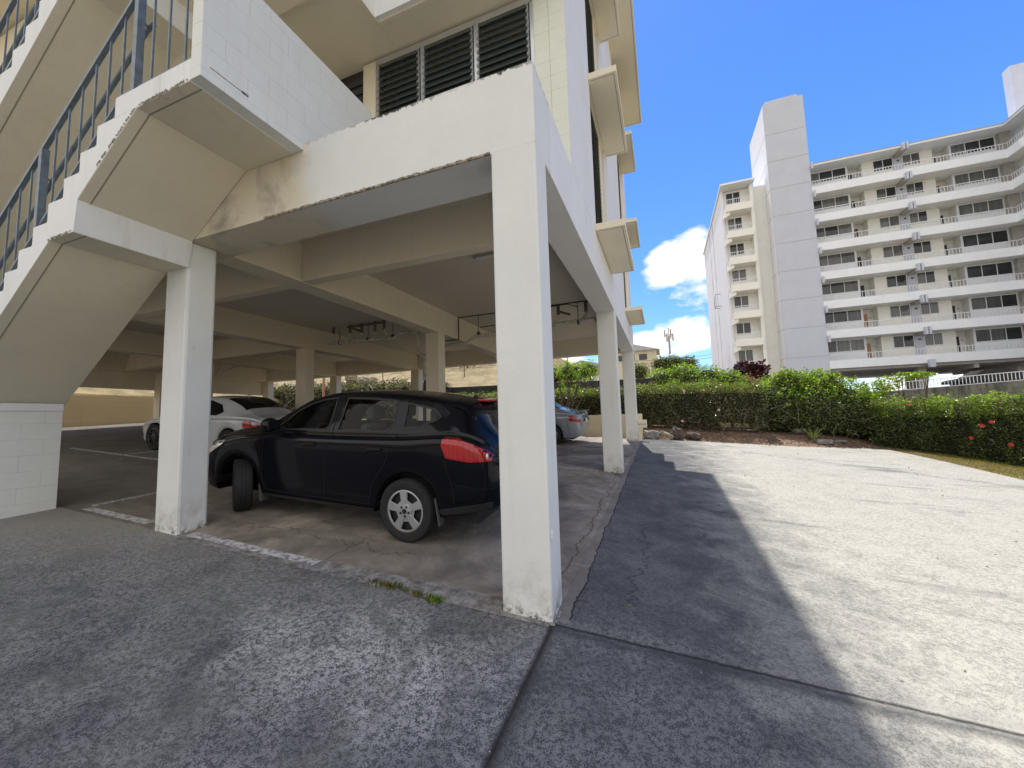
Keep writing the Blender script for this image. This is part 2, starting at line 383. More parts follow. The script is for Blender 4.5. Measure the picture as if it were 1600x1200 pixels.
        j2 = t.math('MULTIPLY', t.ramp(t.math('ABSOLUTE', t.math('ADD', X, wob)), [(0., .95), (.005, .8), (.030, 0.)]), t.math('LESS_THAN', Y, 0.0))
        cks += [j1, j2]
        a1 = t.math('MULTIPLY', t.math('MULTIPLY', t.ramp(t.math('ABSOLUTE', t.math('ADD', t.math('ADD', Y, .05), t.math('MULTIPLY', t.math('SUBTRACT', t.noise(3, 7, .7), .5), .16))), [(0., 1.), (.075, 0.)]), t.math('GREATER_THAN', X, 0.0)), .7)
        a2 = t.math('MULTIPLY', t.math('MULTIPLY', t.ramp(t.math('ABSOLUTE', t.math('ADD', t.math('ADD', X, -.02), t.math('MULTIPLY', t.math('SUBTRACT', t.noise(3, 7, .7), .5), .16))), [(0., 1.), (.07, 0.)]), t.math('LESS_THAN', Y, 0.0)), .7)
        c = t.mix(a1, c, (.045,.048,.052)); c = t.mix(a2, c, (.045,.048,.052))
        # pale worn band beside the joint
        b1 = t.math('MULTIPLY', t.math('MULTIPLY', t.ramp(t.math('ABSOLUTE', t.math('SUBTRACT', Y, .07)), [(0., 1.), (.09, 0.)]), t.math('GREATER_THAN', X, 0.0)), .45)
        c = t.mix(t.math('MULTIPLY', b1, speck), c, (.26,.25,.24))
    else:
        cks = [crack('y', .62, 1.0, .003, lo=-4.2, hi=-1.6, sc=1.4), crack('x', -2.35, .5, .0025, lo=0, hi=1.8), crack('x', -.1, .4, .003, lo=.5, hi=8)]
    for k in cks: c = t.mix(k, c, (.02,.018,.017))
    t.color(c); t.set(Roughness=.88); t.b.inputs['Specular IOR Level'].default_value = .25
    h = t.math('ADD', t.math('MULTIPLY', sm, .5), t.math('MULTIPLY', fine, .5))
    for k in cks: h = t.math('SUBTRACT', h, k)
    t.bump(h, .55 if zone == 'lot' else .25, .012)
    return t.m
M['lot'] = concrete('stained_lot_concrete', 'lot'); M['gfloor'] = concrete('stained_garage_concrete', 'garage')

def leafmat(name, c1, c2, c3, trans=.45, rough=.45):
    t = NT(name); g = t.g.outputs['Random Per Island']
    col = t.ramp(g, [(0., c1), (.45, c2), (.85, c3), (1., tuple(min(1, x*1.25) for x in c3))])
    t.color(col); t.set(Roughness=rough); t.b.inputs['Specular IOR Level'].default_value = .35
    tr = t.n('ShaderNodeBsdfTranslucent'); mixc = t.mix(1.0, col, (1.0, 1.0, .35), 'MULTIPLY')
    hsv = t.n('ShaderNodeHueSaturation'); hsv.inputs['Value'].default_value = 2.0; t.l(mixc, hsv.inputs['Color']); t.l(hsv.outputs[0], tr.inputs[0])
    ms = t.n('ShaderNodeMixShader'); ms.inputs[0].default_value = trans
    t.l(t.b.outputs[0], ms.inputs[1]); t.l(tr.outputs[0], ms.inputs[2]); t.l(ms.outputs[0], t.o.inputs[0])
    return t.m
M['leaf'] = leafmat('hedge_leaf', (.045,.058,.026), (.085,.118,.042), (.19,.225,.085), trans=.4, rough=.3)
M['leafhedge'] = leafmat('brownish_hedge_leaf', (.05,.048,.026), (.095,.105,.045), (.21,.21,.11), trans=.35, rough=.3)
M['leafbright'] = leafmat('bright_leaf', (.07,.12,.02), (.13,.21,.03), (.24,.32,.06), trans=.5, rough=.33)
M['leafdark'] = leafmat('dry_vine_leaf', (.035,.035,.02), (.08,.07,.045), (.19,.165,.115), trans=.2)
M['leafpurple'] = leafmat('purple_ti_leaf', (.02,.008,.014), (.05,.015,.025), (.10,.03,.04), trans=.15, rough=.3)
M['leafpink'] = leafmat('pinkish_leaf', (.16,.08,.07), (.24,.14,.09), (.20,.19,.08), trans=.3)
M['leafagave'] = leafmat('agave_leaf', (.10,.15,.03), (.15,.20,.04), (.20,.24,.06), trans=.3)
M['bark'] = simple('grey_brown_bark', (.13,.10,.075), .9, bump=.5, bs=40, var=.4, vs=9)
M['deadwood'] = simple('bleached_dead_twigs', (.30,.25,.20), .9, var=.4, vs=9)
M['flower'] = simple('red_hibiscus_petal', (.62,.05,.04), .5, var=.2, vs=20)
M['flowerpink'] = simple('pale_pink_petal', (.75,.38,.36), .5, var=.2, vs=20)
M['rock'] = simple('brown_lava_rock', (.10,.08,.065), .95, bump=.8, bs=12, var=.6, vs=7)
M['rockgrey'] = simple('grey_broken_concrete', (.22,.21,.20), .95, bump=.6, bs=30, var=.4, vs=10)
M['rocktan'] = simple('tan_rough_stone', (.30,.25,.18), .95, bump=.7, bs=25, var=.4, vs=10)
t = NT('dry_reddish_soil'); f = t.noise(3, 8, .7); g = t.noise(40, 6, .7)
c = t.mix(t.ramp(f, [(.35, 0.), (.65, 1.)]), (.12,.06,.036), (.27,.17,.11)); c = t.mix(t.ramp(g, [(.5, 0.), (.68, .7)]), c, (.33,.25,.17))
X_, Y_, Z_ = t.xyz(); t.color(c); t.set(Roughness=.95); t.bump(g, .8, .03); M['soil'] = t.m
t = NT('dry_grass_ground'); f = t.noise(1.2, 7, .65); g = t.noise(24, 7, .7)
c = t.mix(t.ramp(f, [(.4, 0.), (.62, 1.)]), (.16,.125,.055), (.32,.25,.125)); c = t.mix(t.ramp(g, [(.48, 0.), (.66, .7)]), c, (.44,.35,.19))
t.color(c); t.set(Roughness=.95); t.bump(g, 1, .05); M['drygrass'] = t.m
t = NT('mossy_grey_block_wall'); X_, Y_, Z_ = t.xyz()
f = t.noise(1, 7, .7, scale=(2.5, 2.5, .5)); c = t.mix(t.ramp(f, [(.42, 0.), (.6, 1.)]), (.17,.17,.145), (.055,.062,.05))
br = t.n('ShaderNodeTexBrick'); br.inputs['Scale'].default_value = 1; br.inputs['Brick Width'].default_value = .4; br.inputs['Row Height'].default_value = .2; br.inputs['Mortar Size'].default_value = .008
t.l(t.comb(X_, Z_), br.inputs['Vector']); c = t.mix(t.math('MULTIPLY', br.outputs['Fac'], .6), c, (.05,.05,.045))
t.color(c); t.set(Roughness=.95); t.bump(t.noise(30), .5, .01); M['mosswall'] = t.m
t = NT('lava_rock_wall'); v = t.n('ShaderNodeTexVoronoi'); v.inputs['Scale'].default_value = 3.2; t.l(t.pos(), v.inputs['Vector'])
c = t.mix(t.noise(5, 6), (.03,.028,.025), (.11,.10,.085)); c = t.mix(t.ramp(v.outputs['Distance'], [(.0, 0.), (.6, .6)]), c, (.02,.018,.016))
t.color(c); t.set(Roughness=.95); t.bump(v.outputs['Distance'], 1, -.08); M['rockwall'] = t.m
# car paints
def carpaint(name, c, metal=0, rough=.25, coat=1.0, spec=.5):
    t = NT(name); t.color(c); t.set(Roughness=rough, Metallic=metal, Coat_Weight=coat, Coat_Roughness=.03); t.b.inputs['Specular IOR Level'].default_value = spec
    t.bump(t.noise(1.6, 2), .03, .01)
    return t.m
M['black'] = carpaint('black_car_paint', (.0025,.003,.006), coat=.40, spec=.10); M['carwhite'] = carpaint('white_car_paint', (.55,.57,.60), rough=.4)
M['silver'] = carpaint('silver_car_paint', (.30,.33,.38), metal=.45, rough=.35)
M['trim'] = simple('black_plastic_trim', (.012,.012,.013), .55, var=0); M['gasket'] = simple('dark_panel_gap', (.002,.002,.002), .9, var=0)
M['rubber'] = simple('tyre_rubber', (.011,.011,.012), .75, bump=.2, bs=90, var=.25, vs=9)
M['hub'] = simple('silver_hubcap', (.42,.43,.45), .38, metal=.55, var=.08, vs=10)
M['seat'] = simple('dark_seat_fabric', (.035,.035,.04), .9, var=.1); M['flap'] = simple('grey_mud_flap', (.07,.068,.065), .8, var=.2)
t = NT('red_tail_lamp'); t.color((.62,.012,.018)); t.set(Roughness=.12, Coat_Weight=.4)
w = t.n('ShaderNodeTexWave'); w.inputs['Scale'].default_value = 6; w.inputs['Distortion'].default_value = 6; w.inputs['Detail'].default_value = 3; t.l(t.pos(), w.inputs['Vector'])
t.color(t.mix(t.math('MULTIPLY', w.outputs[1], .5), (.42,.006,.010), (.22,.003,.006))); t.bump(w.outputs[1], .08, .01); M['lamp'] = t.m
t = NT('clear_lamp'); t.color((.75,.76,.78)); t.set(Roughness=.15, Metallic=.3, Coat_Weight=1.0); M['lens'] = t.m
def glassmat(name, tint, fac):
    t = NT(name); tr = t.n('ShaderNodeBsdfTransparent'); tr.inputs[0].default_value = (*tint, 1)
    gl = t.n('ShaderNodeBsdfGlossy'); gl.inputs['Roughness'].default_value = .01; gl.inputs['Color'].default_value = (1,1,1,1)
    lw = t.n('ShaderNodeLayerWeight'); lw.inputs[0].default_value = .5
    f = t.math('MULTIPLY', t.math('POWER', lw.outputs['Facing'], 4.0), .8)
    ms = t.n('ShaderNodeMixShader'); t.l(t.math('ADD', f, fac), ms.inputs[0]); t.l(tr.outputs[0], ms.inputs[1]); t.l(gl.outputs[0], ms.inputs[2]); t.l(ms.outputs[0], t.o.inputs[0])
    return t.m
M['cglass'] = glassmat('car_window_glass', (.86,.90,.88), .015)
t = NT('tinted_rear_glass'); t.color((.006,.007,.009)); t.set(Roughness=.04); t.b.inputs['Specular IOR Level'].default_value = .28; M['tint'] = t.m
M['plate'] = simple('licence_plate', (.7,.7,.68), .4, var=0)
M['skyblue'] = simple('house_roof_grey', (.40,.42,.45), .7); M['houseyellow'] = simple('house_wall_cream', (.62,.56,.42), .8)
exec_parts = []
# ================================================================== GROUND
def hgt(x, y):
    """terrain outside the lot"""
    xx = max(-40, min(30, x)); yy = max(-30, min(17, y)); h = gz(xx, yy)
    if y > 15.6 and x < 3:       # bank behind the garage
        k = min(1, max(0, (-4.2-x)/2.5)); r = min(1, (y-15.6)/.5)
        top = 3.35 - .012*(x+12) + max(0, min(y, 26)-16.5)*.36
        h = h + (top-h)*k*r
    if -7 < x < 8.2 and 12.1 < y < 15.6:
        h += .30*min(1, max(0, (y-12.3-max(0, x-4.5)*.35)/1.3))*min(1, (x+7)/1.5)*min(1, max(0, (8.2-x)/1.2))
    if x < -19.9:                # bank beyond the left wall
        r = min(1, (-19.9-x)/.4); h = h + max(0, 2.85+.42*min(12, -x-20) - h)*r
    if y > 19.8 and x > 3:
        h = h*(1) + (2.3-h)*min(1, (y-19.8)/.5)
    return h
xs = sorted(set(list(np.arange(-40, 40.1, .8)) + [-300, -200, -120, -80, -60, -50, 50, 60, 90, 150, 300, -20.4, -19.95, -19.85]))
ys = sorted(set(list(np.arange(-16, 40.1, .6)) + [-300, -120, -60, -30, 50, 70, 100, 160, 300, 15.55, 16.15, 19.75, 20.35]))
mb = MB()
for j, y in enumerate(ys):
    for i, x in enumerate(xs):
        inside = (-19.4 < x < 7.4 and y < 12.2)
        w = 0 if inside else .03*math.sin(x*2.1+y)*math.sin(y*1.7-x*.6)
        mb.v.append((x, y, hgt(x, y) + (-.06 if inside else w-.012)))
nx = len(xs)
for j in range(len(ys)-1):
    for i in range(nx-1):
        mb.f.append((j*nx+i, j*nx+i+1, (j+1)*nx+i+1, (j+1)*nx+i))
        cx_, cy_ = (xs[i]+xs[i+1])/2, (ys[j]+ys[j+1])/2
        mb.m.append(0 if (-3 < cx_ < 9 and 10 < cy_ < 16) else 1)
g = mb.build('ground', [M['soil'], M['drygrass']], smooth=True, fixn=False); tag(g, kind='structure')
# concrete lot with an irregular far edge
edge = [(-19.5,12.15)] + [(x, 12.15) for x in (-6,)] + [(.2,12.0),(.9,12.1),(1.5,12.3),(2.1,12.32),(3.2,12.45),(4.2,12.7),(4.96,12.72),(5.8,13.2),(6.6,13.62),(7.05,13.7),(7.35,13.3),(7.55,12.2),(7.68,10.9),(7.78,8.7),(7.85,6.5),(7.9,4),(7.95,0),(8,-14),(-30,-14),(-30,-.0),(-19.5,0)]
def plane_sheet(name, poly, mat, lift=0, thick=.12):
    mb = MB(); n = len(poly)
    mb.v = [(x, y, gz(x, y)+lift) for x, y in poly] + [(x, y, gz(x, y)+lift-thick) for x, y in poly]
    mb.f = [tuple(range(n))] + [(i, i+n, (i+1) % n + n, (i+1) % n) for i in range(n)]; mb.m = [0]*len(mb.f)
    return mb.build(name, mat)
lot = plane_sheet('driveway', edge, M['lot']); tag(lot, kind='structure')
gf = plane_sheet('garage_floor', [(-19.5,-.0),(-.0,-.0),(-.0,11.9),(-19.5,11.9)], M['gfloor'], .004, .003); tag(gf, kind='structure')
def line(x0, x1, y0, y1, mat=M['line'], lift=.008):
    o = plane_sheet('parking_line', [(x0,y0),(x1,y0),(x1,y1),(x0,y1)], mat, lift, .001); tag(o, kind='structure')
line(-6.45,-5.06,.06,.17); line(-4.22,-2.35,.02,.13); line(-6.58,-6.48,.2,5.2); line(-13.2,-6.6,2.5,2.6); line(-13.2,-.5,5.62,5.71); line(-11.0,-10.9,2.6,5.5)
t = NT('worn_pale_kerb_strip'); f = t.ramp(t.noise(11, 8, .75), [(.38, 0.), (.6, 1.)]); t.color(t.mix(f, (.09,.085,.08), (.30,.29,.275))); t.set(Roughness=.9); t.bump(t.noise(60), .4, .01); M['strip'] = t.m
o = plane_sheet('kerb_strip', [(-4.3,-.07),(-.02,-.05),(-.02,.0),(-.45,.19),(-2.3,.15),(-4.3,.02)], M['strip'], .0065, .002); tag(o, kind='structure')
# lawn strip at the right edge of the lot
mb = MB(); n = 26000
px = rng.uniform(7.55, 9.3, n); py = rng.uniform(3.0, 14.4, n)
keep = px > np.interp(py, [3,6.5,8.7,10.9,12.2,13.6,14.5], [7.9,7.84,7.76,7.68,7.56,7.3,7.3]); px = px[keep]; py = py[keep]
for x, y in zip(px, py):
    z = hgt(x, y)-.01; a = random.uniform(0, 6.28); h = random.uniform(.02, .05); w_ = .006; lx, ly = random.uniform(-.02, .02), random.uniform(-.02, .02)
    mb.add([(x-w_*math.cos(a), y-w_*math.sin(a), z), (x+w_*math.cos(a), y+w_*math.sin(a), z), (x+lx, y+ly, z+h)], [(0,1,2)])
M['grass'] = leafmat('short_yellow_green_grass', (.12,.14,.035), (.19,.20,.05), (.30,.27,.11), trans=.3)
o = mb.build('lawn_grass', M['grass'], fixn=False); tag(o, 'short yellow green grass along the right edge of the concrete lot', 'grass', kind='stuff')
# weeds in the joint by the corner pillar
def weed(cx, cy, n, spread, hh, label, blades=True):
    mb = MB()
    for i in range(n):
        x = cx + random.gauss(0, spread); y = cy + random.gauss(0, .02); z = gz(x, y); a = random.uniform(0, 6.28); h = hh*random.uniform(.4, 1.1)
        lx, ly = math.cos(a)*h*.5, math.sin(a)*h*.5; w_ = .003 if blades else .008
        q = (math.sin(a)*w_, -math.cos(a)*w_)
        mb.add([(x-q[0], y-q[1], z), (x+q[0], y+q[1], z), (x+lx*.5+q[0], y+ly*.5+q[1], z+h*.7), (x+lx, y+ly, z+h*(.85 if blades else .8)), (x+lx*.5-q[0], y+ly*.5-q[1], z+h*.7)], [(0,1,2,3,4)])
    o = mb.build('weed_tuft', M['weedleaf'] if blades else M['leafbright'], fixn=False); tag(o, label, 'weed')
M['weedleaf'] = leafmat('dry_green_weed', (.06,.09,.02), (.11,.13,.03), (.24,.20,.08), trans=.3)
weed(-1.42, -.03, 170, .11, .055, 'longest tuft of grassy weeds in the joint left of the corner pillar')
weed(-1.12, -.05, 60, .04, .05, 'small yellowish grass tuft between the long tuft and the leafy weed')
weed(-.96, -.06, 60, .03, .05, 'broad leaved green weed in the joint nearest the corner pillar', False)

# ================================================================== GARAGE BUILDING
B = empty('apartment_building'); tag(B, 'white low apartment block raised on square pillars over an open garage', 'building')
H1, H2, HC = 3.745, 4.468, 4.36
PW, PD = .398, .32
def pillar(x, y, w=PW, d=PD, name='pillar'):
    mb = MB(); x0, x1, y0, y1 = x-w+.003, x-.003, y+.003, y+d
    if (x, y) == (0, 0): x0, x1, y0 = -w+.001, -.001, .001
    mb.hexa([(a, b, gz(a, b)-.03) for a, b in ((x0,y0),(x1,y0),(x1,y1),(x0,y1))], [(a, b, H1+.03) for a, b in ((x0,y0),(x1,y0),(x1,y1),(x0,y1))])
    return mb.build(name, M['white'] if y < 1 or x > -.1 else M['beam'], B, bevel=.018)
for x, y in [(0,0),(0,5.63),(0,11.33),(-4.33,5.63),(-8.78,5.63),(-8.78,11.33),(-13.27,5.63),(-13.27,11.33),(-4.33,11.33),(-8.78,0),(-13.27,0),(-17.7,11.33),(-17.7,6.75),(-17.7,0)]:
    pillar(x, y)
# the pillar under the stair reaches a little in front of the beam
mb = MB(); x0, x1, y0, y1 = -4.745, -4.33, -.012, .315
mb.hexa([(a, b, gz(a, b)-.03) for a, b in ((x0,y0),(x1,y0),(x1,y1),(x0,y1))], [(a, b, H1-.002) for a, b in ((x0,y0),(x1,y0),(x1,y1),(x0,y1))])
mb.build('pillar', M['white'], B, bevel=.03)
# crumbled plaster foot of the corner pillar
mb = MB()
for i in range(26):
    s = random.random(); a = random.choice([0, 1, 2])
    x, y = ((-.42-random.random()*.05, random.uniform(0, .1)) if a == 0 else ((random.uniform(-.42, .02), -.012) if a == 1 else (.012, random.uniform(0, .33))))
    r = random.uniform(.006, .018); mb.ball((x, y, gz(x, y)+r*.4), r, sc=(1.4, 1, .7), nu=6, nv=4)
mb.build('crumbled_plaster', M['rockgrey'], B)
def beam(x0, x1, y0, y1, z0=H1, z1=HC+.01, mat='beam', name='ceiling_beam', bev=.008):
    return MB().box(x0, x1, y0, y1, z0, z1).build(name, M[mat], B, bevel=bev)
beam(-18.1, 0, 0, .52, H1, H2, 'frontbeam', 'front_beam', .007)
beam(-PW, 0, .5215, 11.33, H1, H2-.002, 'side', 'side_beam', .004)
mb = MB().box(-18.1, 0, 11.33, 11.65, H1, H2); mb.build('rear_beam', M['beam'], B, bevel=.01)
for x in (-4.33, -8.78, -13.27, -17.7): beam(x-.39, x, .522, 11.328)
MB().box(-18.35, -18.102, 0, 11.65, 3.08, H2).build('end_beam', M['beam'], B, bevel=.01)
xsb = [-18.1, -17.7-.0, -13.27-.39, -13.27, -8.78-.39, -8.78, -4.33-.39, -4.33, -.398]
bays = [(-17.70,-13.66),(-13.27,-9.17),(-8.78,-4.72),(-4.33,-.4)]
for a, b in bays: beam(a+.002, b-.002, 1.57, 1.77, H1+.004)
for a, b in bays[:2]: beam(a+.002, b-.002, 5.63, 5.95, H1+.004)
MB().box(-18.1, -.003, .0+.004, 11.64, HC, H2-.006).build('ceiling_slab', M['ceil'], B)
# chipped paint and mould along the lower edge of the front beam and under its top edge
mb = MB()
def blob(mb, x, z, w, h, y, n=9, mi=0, up=False):
    pts = []
    for i in range(n):
        a = 2*math.pi*i/n; r = random.uniform(.6, 1.15); pts.append((x+math.cos(a)*w*r, z+(abs(math.sin(a)) if up else math.sin(a))*h*r))
    mb.add([(p[0], y, p[1]) for p in pts], [tuple(range(n))], mi)
# ---- upper storeys
FL = [4.48, 7.09, 9.77]
def wallx(y0, y1, z0, z1): return MB().box(-.2, -.0, y0, y1, z0, z1)
for y0, y1 in ((1.5,3.4),(5.22,8.72),(10.45,11.65)): wallx(y0, y1, H2, 12.4).build('side_wall', M['side'], B)
# sunshades with a drip groove
def shade(y0, y1, z):
    mb = MB().box(0, .46, y0, y1, z, z+.11); o = mb.build('sunshade', M['cream'], B, bevel=.006)
    g_ = MB()
    for a, b, c, d in ((.04,.42,y0+.04,y0+.052),(.04,.42,y1-.052,y1-.04),(.408,.42,y0+.052,y1-.052)): g_.box(a, b, c, d, z-.002, z+.01)
    g_.build('drip_groove', M['joint'], o)
    MB().box(-.2, -.003, y0+.1, y1-.2, z, z+.105).build('window_ledge', M['cream'], B)
for y0, y1 in ((3.3,5.45),(8.65,10.62)):
    for z in FL: shade(y0, y1, z)
def louver_x(y0, y1, z0, z1, xp):
    fr = MB()
    for y in (y0, (y0+y1)/2-.02, y1-.04): fr.box(xp-.03, xp+.02, y, y+.04, z0, z1)
    o = fr.build('louver_window', M['aptgrey'], B)
    bl = MB(); z = z0+.05
    while z < z1-.05:
        bl.hexa([(xp+.035, y0+.04, z), (xp+.035, y1-.04, z), (xp-.005, y1-.04, z+.105), (xp-.005, y0+.04, z+.105)],
                [(xp+.04, y0+.04, z+.003), (xp+.04, y1-.04, z+.003), (xp+.0, y1-.04, z+.108), (xp+.0, y0+.04, z+.108)]); z += .088
    bl.build('louver_blades', M['louver'], o)
    MB().box(xp-.9, xp-.85, y0, y1, z0, z1).build('dark_interior', M['dark'], o)
for y0 in (3.4, 8.72):
    for i, z in enumerate(FL):
        louver_x(y0+.02, y0+1.42, z+.11, (FL[i+1] if i < 2 else 12.4), -.09)
        MB().box(-.2, -.05, y0+1.43, y0+1.80, z+.112, (FL[i+1] if i < 2 else 12.4)-.002).build('window_reveal', M['cream'], B)
# front wall of the first upper storey, set back behind the beam
YW = 1.5
MB().box(-.4, -.203, YW, YW+.2, H2-.1, 12.3).build('block_pier', M['white_block_y'], B)
MB().box(-.2, -.002, YW-.004, YW, H2-.05, 12.3).build('block_pier_face', M['white_block_y'], B)
MB().box(-3.07, -2.84, YW-.01, YW+.2, H2-.1, 6.86).build('wall_post', M['cream'], B, bevel=.006)
MB().box(-18.1, -3.62, YW, YW+.2, H2-.1, 12.3).build('front_wall', M['cream'], B)
MB().box(-2.84, -.4, YW+.02, YW+.18, H2-.1, 4.62).build('window_sill', M['cream'], B)
fr = MB()
for x in (-2.84, -2.06, -1.225, -.44): fr.box(x, x+.045, YW-.01, YW+.06, 4.62, 6.78)
fr.box(-2.84, -.4, YW-.01, YW+.06, 6.77, 6.86)
W = fr.build('louver_window', M['alu'], B)
for x in (-2.795, -2.02, -1.18, -2.105, -1.27, -.485):   # toothed side channels
    mt = MB().box(x, x+.03, YW-.018, YW-.012, 4.63, 6.76); z = 4.66
    while z < 6.72: mt.prism([(YW-.018, z), (YW-.05, z+.005), (YW-.018, z+.07)], x, x+.03, 'x'); z += .098
    mt.build('louver_channel', M['alu'], W)
bl = MB()
for a, b in ((-2.765,-2.09),(-1.99,-1.255),(-1.15,-.47)):
    z = 4.63
    while z < 6.74:
        bl.hexa([(a, YW-.035, z), (b, YW-.035, z), (b, YW+.004, z+.118), (a, YW+.004, z+.118)], [(a, YW-.029, z+.003), (b, YW-.029, z+.003), (b, YW+.010, z+.121), (a, YW+.010, z+.121)]); z += .098
bl.build('louver_blades', M['louver'], W)
mb = MB().box(-2.8, -.42, YW+.5, YW+.55, 4.5, 6.9); mb.build('dark_interior', M['dark'], W)
mb = MB().box(-3.62, -3.07, YW+.08, YW+.12, H2, 6.9); D = mb.build('door', M['doordark'], B)
mb = MB()
for k in range(12): mb.box(-3.58, -3.1, YW+.05, YW+.08, 5.0+k*.15, 5.1+k*.15)
mb.build('door_slat', M['louver'], D)
# second-floor corridor slab, its parapets, roof
MB().box(-18.1, -2.45, .41, YW+.2, 6.9, 7.1).build('corridor_slab', M['tan'], B)
MB().box(-2.448, -.202, 1.06, YW+.2, 6.9, 7.1).build('corridor_slab', M['tan'], B)
g_ = MB(); g_.box(-2.455, -2.44, 1.0, 1.055, 6.87, 6.9)
MB().box(-18.1, -2.60, 0, .408, 6.76, 7.95).build('corridor_parapet', M['cream'], B)
MB().box(-2.6, -2.447, -1.0, 1.0, 6.903, 8.2).build('parapet_wall', M['white_block_x'], B)
MB().box(-2.62, -.0, 1.002, 1.14, 6.907, 8.0).build('corridor_parapet', M['stairwhite'], B)
g_ = MB(); g_.box(-2.50, -2.44, .41, 1.06, 6.885, 6.899); g_.box(-2.44, -.2, 1.06, 1.12, 6.885, 6.899)
g_.build('slab_edge_trim', M['tan_edge'], B)
MB().box(-18.4, .73, .3, 11.92, 12.4, 12.62).build('roof_slab', M['cream'], B, bevel=.01)
g_ = MB(); g_.box(.67, .69, .4, 11.86, 12.397, 12.41); g_.box(0.02, .67, 11.84, 11.86, 12.397, 12.41); g_.build('roof_drip_groove', M['joint'], B)
MB().box(-18.1, -.202, 11.45, 11.65, H2, 12.4).build('rear_wall', M['side'], B)
MB().box(-18.1, -17.9, YW+.2, 11.45, H2, 12.4).build('end_wall', M['side'], B)
MB().box(-18.0, -.21, 1.72, 11.44, H2+.02, H2+.1).build('floor_slab', M['dark'], B)

# ---- outside stair
ST = MB().box(-3.74, -2.66, -1.0, -.003, 4.38, 4.58).build('staircase', M['stairwhite'], B, bevel=.006)
def flight(dz, n, parent, zbot):
    def zb(x):
        if x <= -4.75: return 3.41+.722*(x+4.75)+dz
        if x <= -4.32: return 3.41+dz
        return 3.70+dz + (x+4.32)*(4.13-3.70)/(.58)
    mb = MB(); x, z = -3.742, 4.58+dz
    for k in range(n):
        z -= .195; x2 = x-.27
        cuts = [x] + [c for c in (-4.3201, -4.32, -4.75) if x2 < c < x] + [x2]
        for a_, b_ in zip(cuts[:-1], cuts[1:]):
            if a_-b_ < 1e-3: continue
            e = 1e-4; za, zc = zb(b_+e), zb(a_-e)
            mb.hexa([(b_, -1.0, za), (a_, -1.0, zc), (a_, -.004, zc), (b_, -.004, za)], [(b_, -1.0, z), (a_, -1.0, z), (a_, -.004, z), (b_, -.004, z)])
        x = x2
    xe = x; bot = [(xe, zb(xe))]
    o = mb.build('stair_flight', M['stairwhite'], parent)
    bm = bmesh.new(); bm.from_mesh(o.data); bmesh.ops.remove_doubles(bm, verts=bm.verts, dist=.0006)
    seen = {}
    for f in bm.faces: seen.setdefault(tuple(round(v, 3) for v in f.calc_center_median()), []).append(f)
    bmesh.ops.delete(bm, geom=[f for q in seen.values() if len(q) > 1 for f in q], context='FACES'); bm.to_mesh(o.data); bm.free()
    # wedge that carries the landing
    w_ = MB().prism([(-3.742, 4.13+dz), (-3.742, 4.379+dz), (-3.39, 4.379+dz)], -1.0, -.004); w_.build('landing_haunch', M['stairwhite'], o)
    s = MB()
    def strip(p, q, y0, y1, mi, d=.004):
        a = Vector((p[0], 0, p[1])); b = Vector((q[0], 0, q[1])); t_ = (b-a).normalized(); nrm = Vector((-t_.z, 0, t_.x))
        if nrm.z > 0: nrm = -nrm
        a2, b2 = a+nrm*d, b+nrm*d
        s.hexa([(a2.x, y0, a2.z), (b2.x, y0, b2.z), (b2.x, y1, b2.z), (a2.x, y1, a2.z)], [(a.x, y0, a.z+.001), (b.x, y0, b.z+.001), (b.x, y1, b.z+.001), (a.x, y1, a.z+.001)], mi)
    for p, q in (((-4.315, 3.702+dz), (-3.392, 4.377+dz)), ((xe, bot[0][1]), (-4.755, 3.408+dz)), ((-4.75, 3.41+dz), (-4.325, 3.41+dz)), ((-3.385, 4.379+dz), (-2.665, 4.379+dz))):
        strip(p, q, -.90, -.006, 0); strip(p, q, -.997, -.905, 1, .0035); strip(p, q, -.912, -.900, 2, .0055)
    s.build('stair_soffit', [M['tan'], M['tan_edge'], M['softjoint']], o)
    m_ = MB()      # mould under the outer edge
    for p, q, dens in (((-4.0, 3.96+dz), (-3.42, 4.37+dz), 60), ((-4.78, 3.40+dz), (-4.36, 3.41+dz), 40), ((-3.38, 4.38+dz), (-2.68, 4.38+dz), 70)):
        for i in range(dens):
            u_ = random.random(); x_ = p[0]+(q[0]-p[0])*u_; z_ = p[1]+(q[1]-p[1])*u_
            blob(m_, x_, z_+random.uniform(0, .022), random.uniform(.008, .022), random.uniform(.005, .014), -1.0018-random.random()*.001, 7)
    m_.build('mould_streak', M['mould'], o, fixn=False)
    return o, xe
F1, xe = flight(0, 19, ST, .3)
F2, xe2 = flight(2.87, 17, ST, 4.4)
MB().box(-3.74, -2.60, -1.0, .0, 7.25, 7.45).build('upper_landing', M['stairwhite'], ST)
# block parapet beside the landing
BW = MB().box(-2.66, -2.53, -1.0, 1.04, 4.384, 5.60).build('landing_wall', M['white_block_x'], ST, bevel=.004)
mb = MB(); mb.box(-2.5295, -2.528, -.93, -.62, 4.505, 4.512); mb.box(-2.5295, -2.528, -.66, -.60, 4.497, 4.520)
mb.build('wall_crack', M['mould'], BW)
# wall under the foot of the stair
mb = MB(); mb.hexa([(-7.02,-1.0,gz(-7,-1)-.03),(-6.82,-1.0,gz(-6.8,-1)-.03),(-6.82,-.04,gz(-6.8,0)-.03),(-7.02,-.04,gz(-7,0)-.03)], [(-7.02,-1.0,1.76),(-6.82,-1.0,1.89),(-6.82,-.04,1.89),(-7.02,-.04,1.76)])
mb.build('stair_base_wall', M['white_block_x'], ST)
MB().box(-6.823, -6.80, -1.0, -.04, 1.79, 1.885).build('stair_base_ledge', M['stairwhite'], ST, bevel=.004)
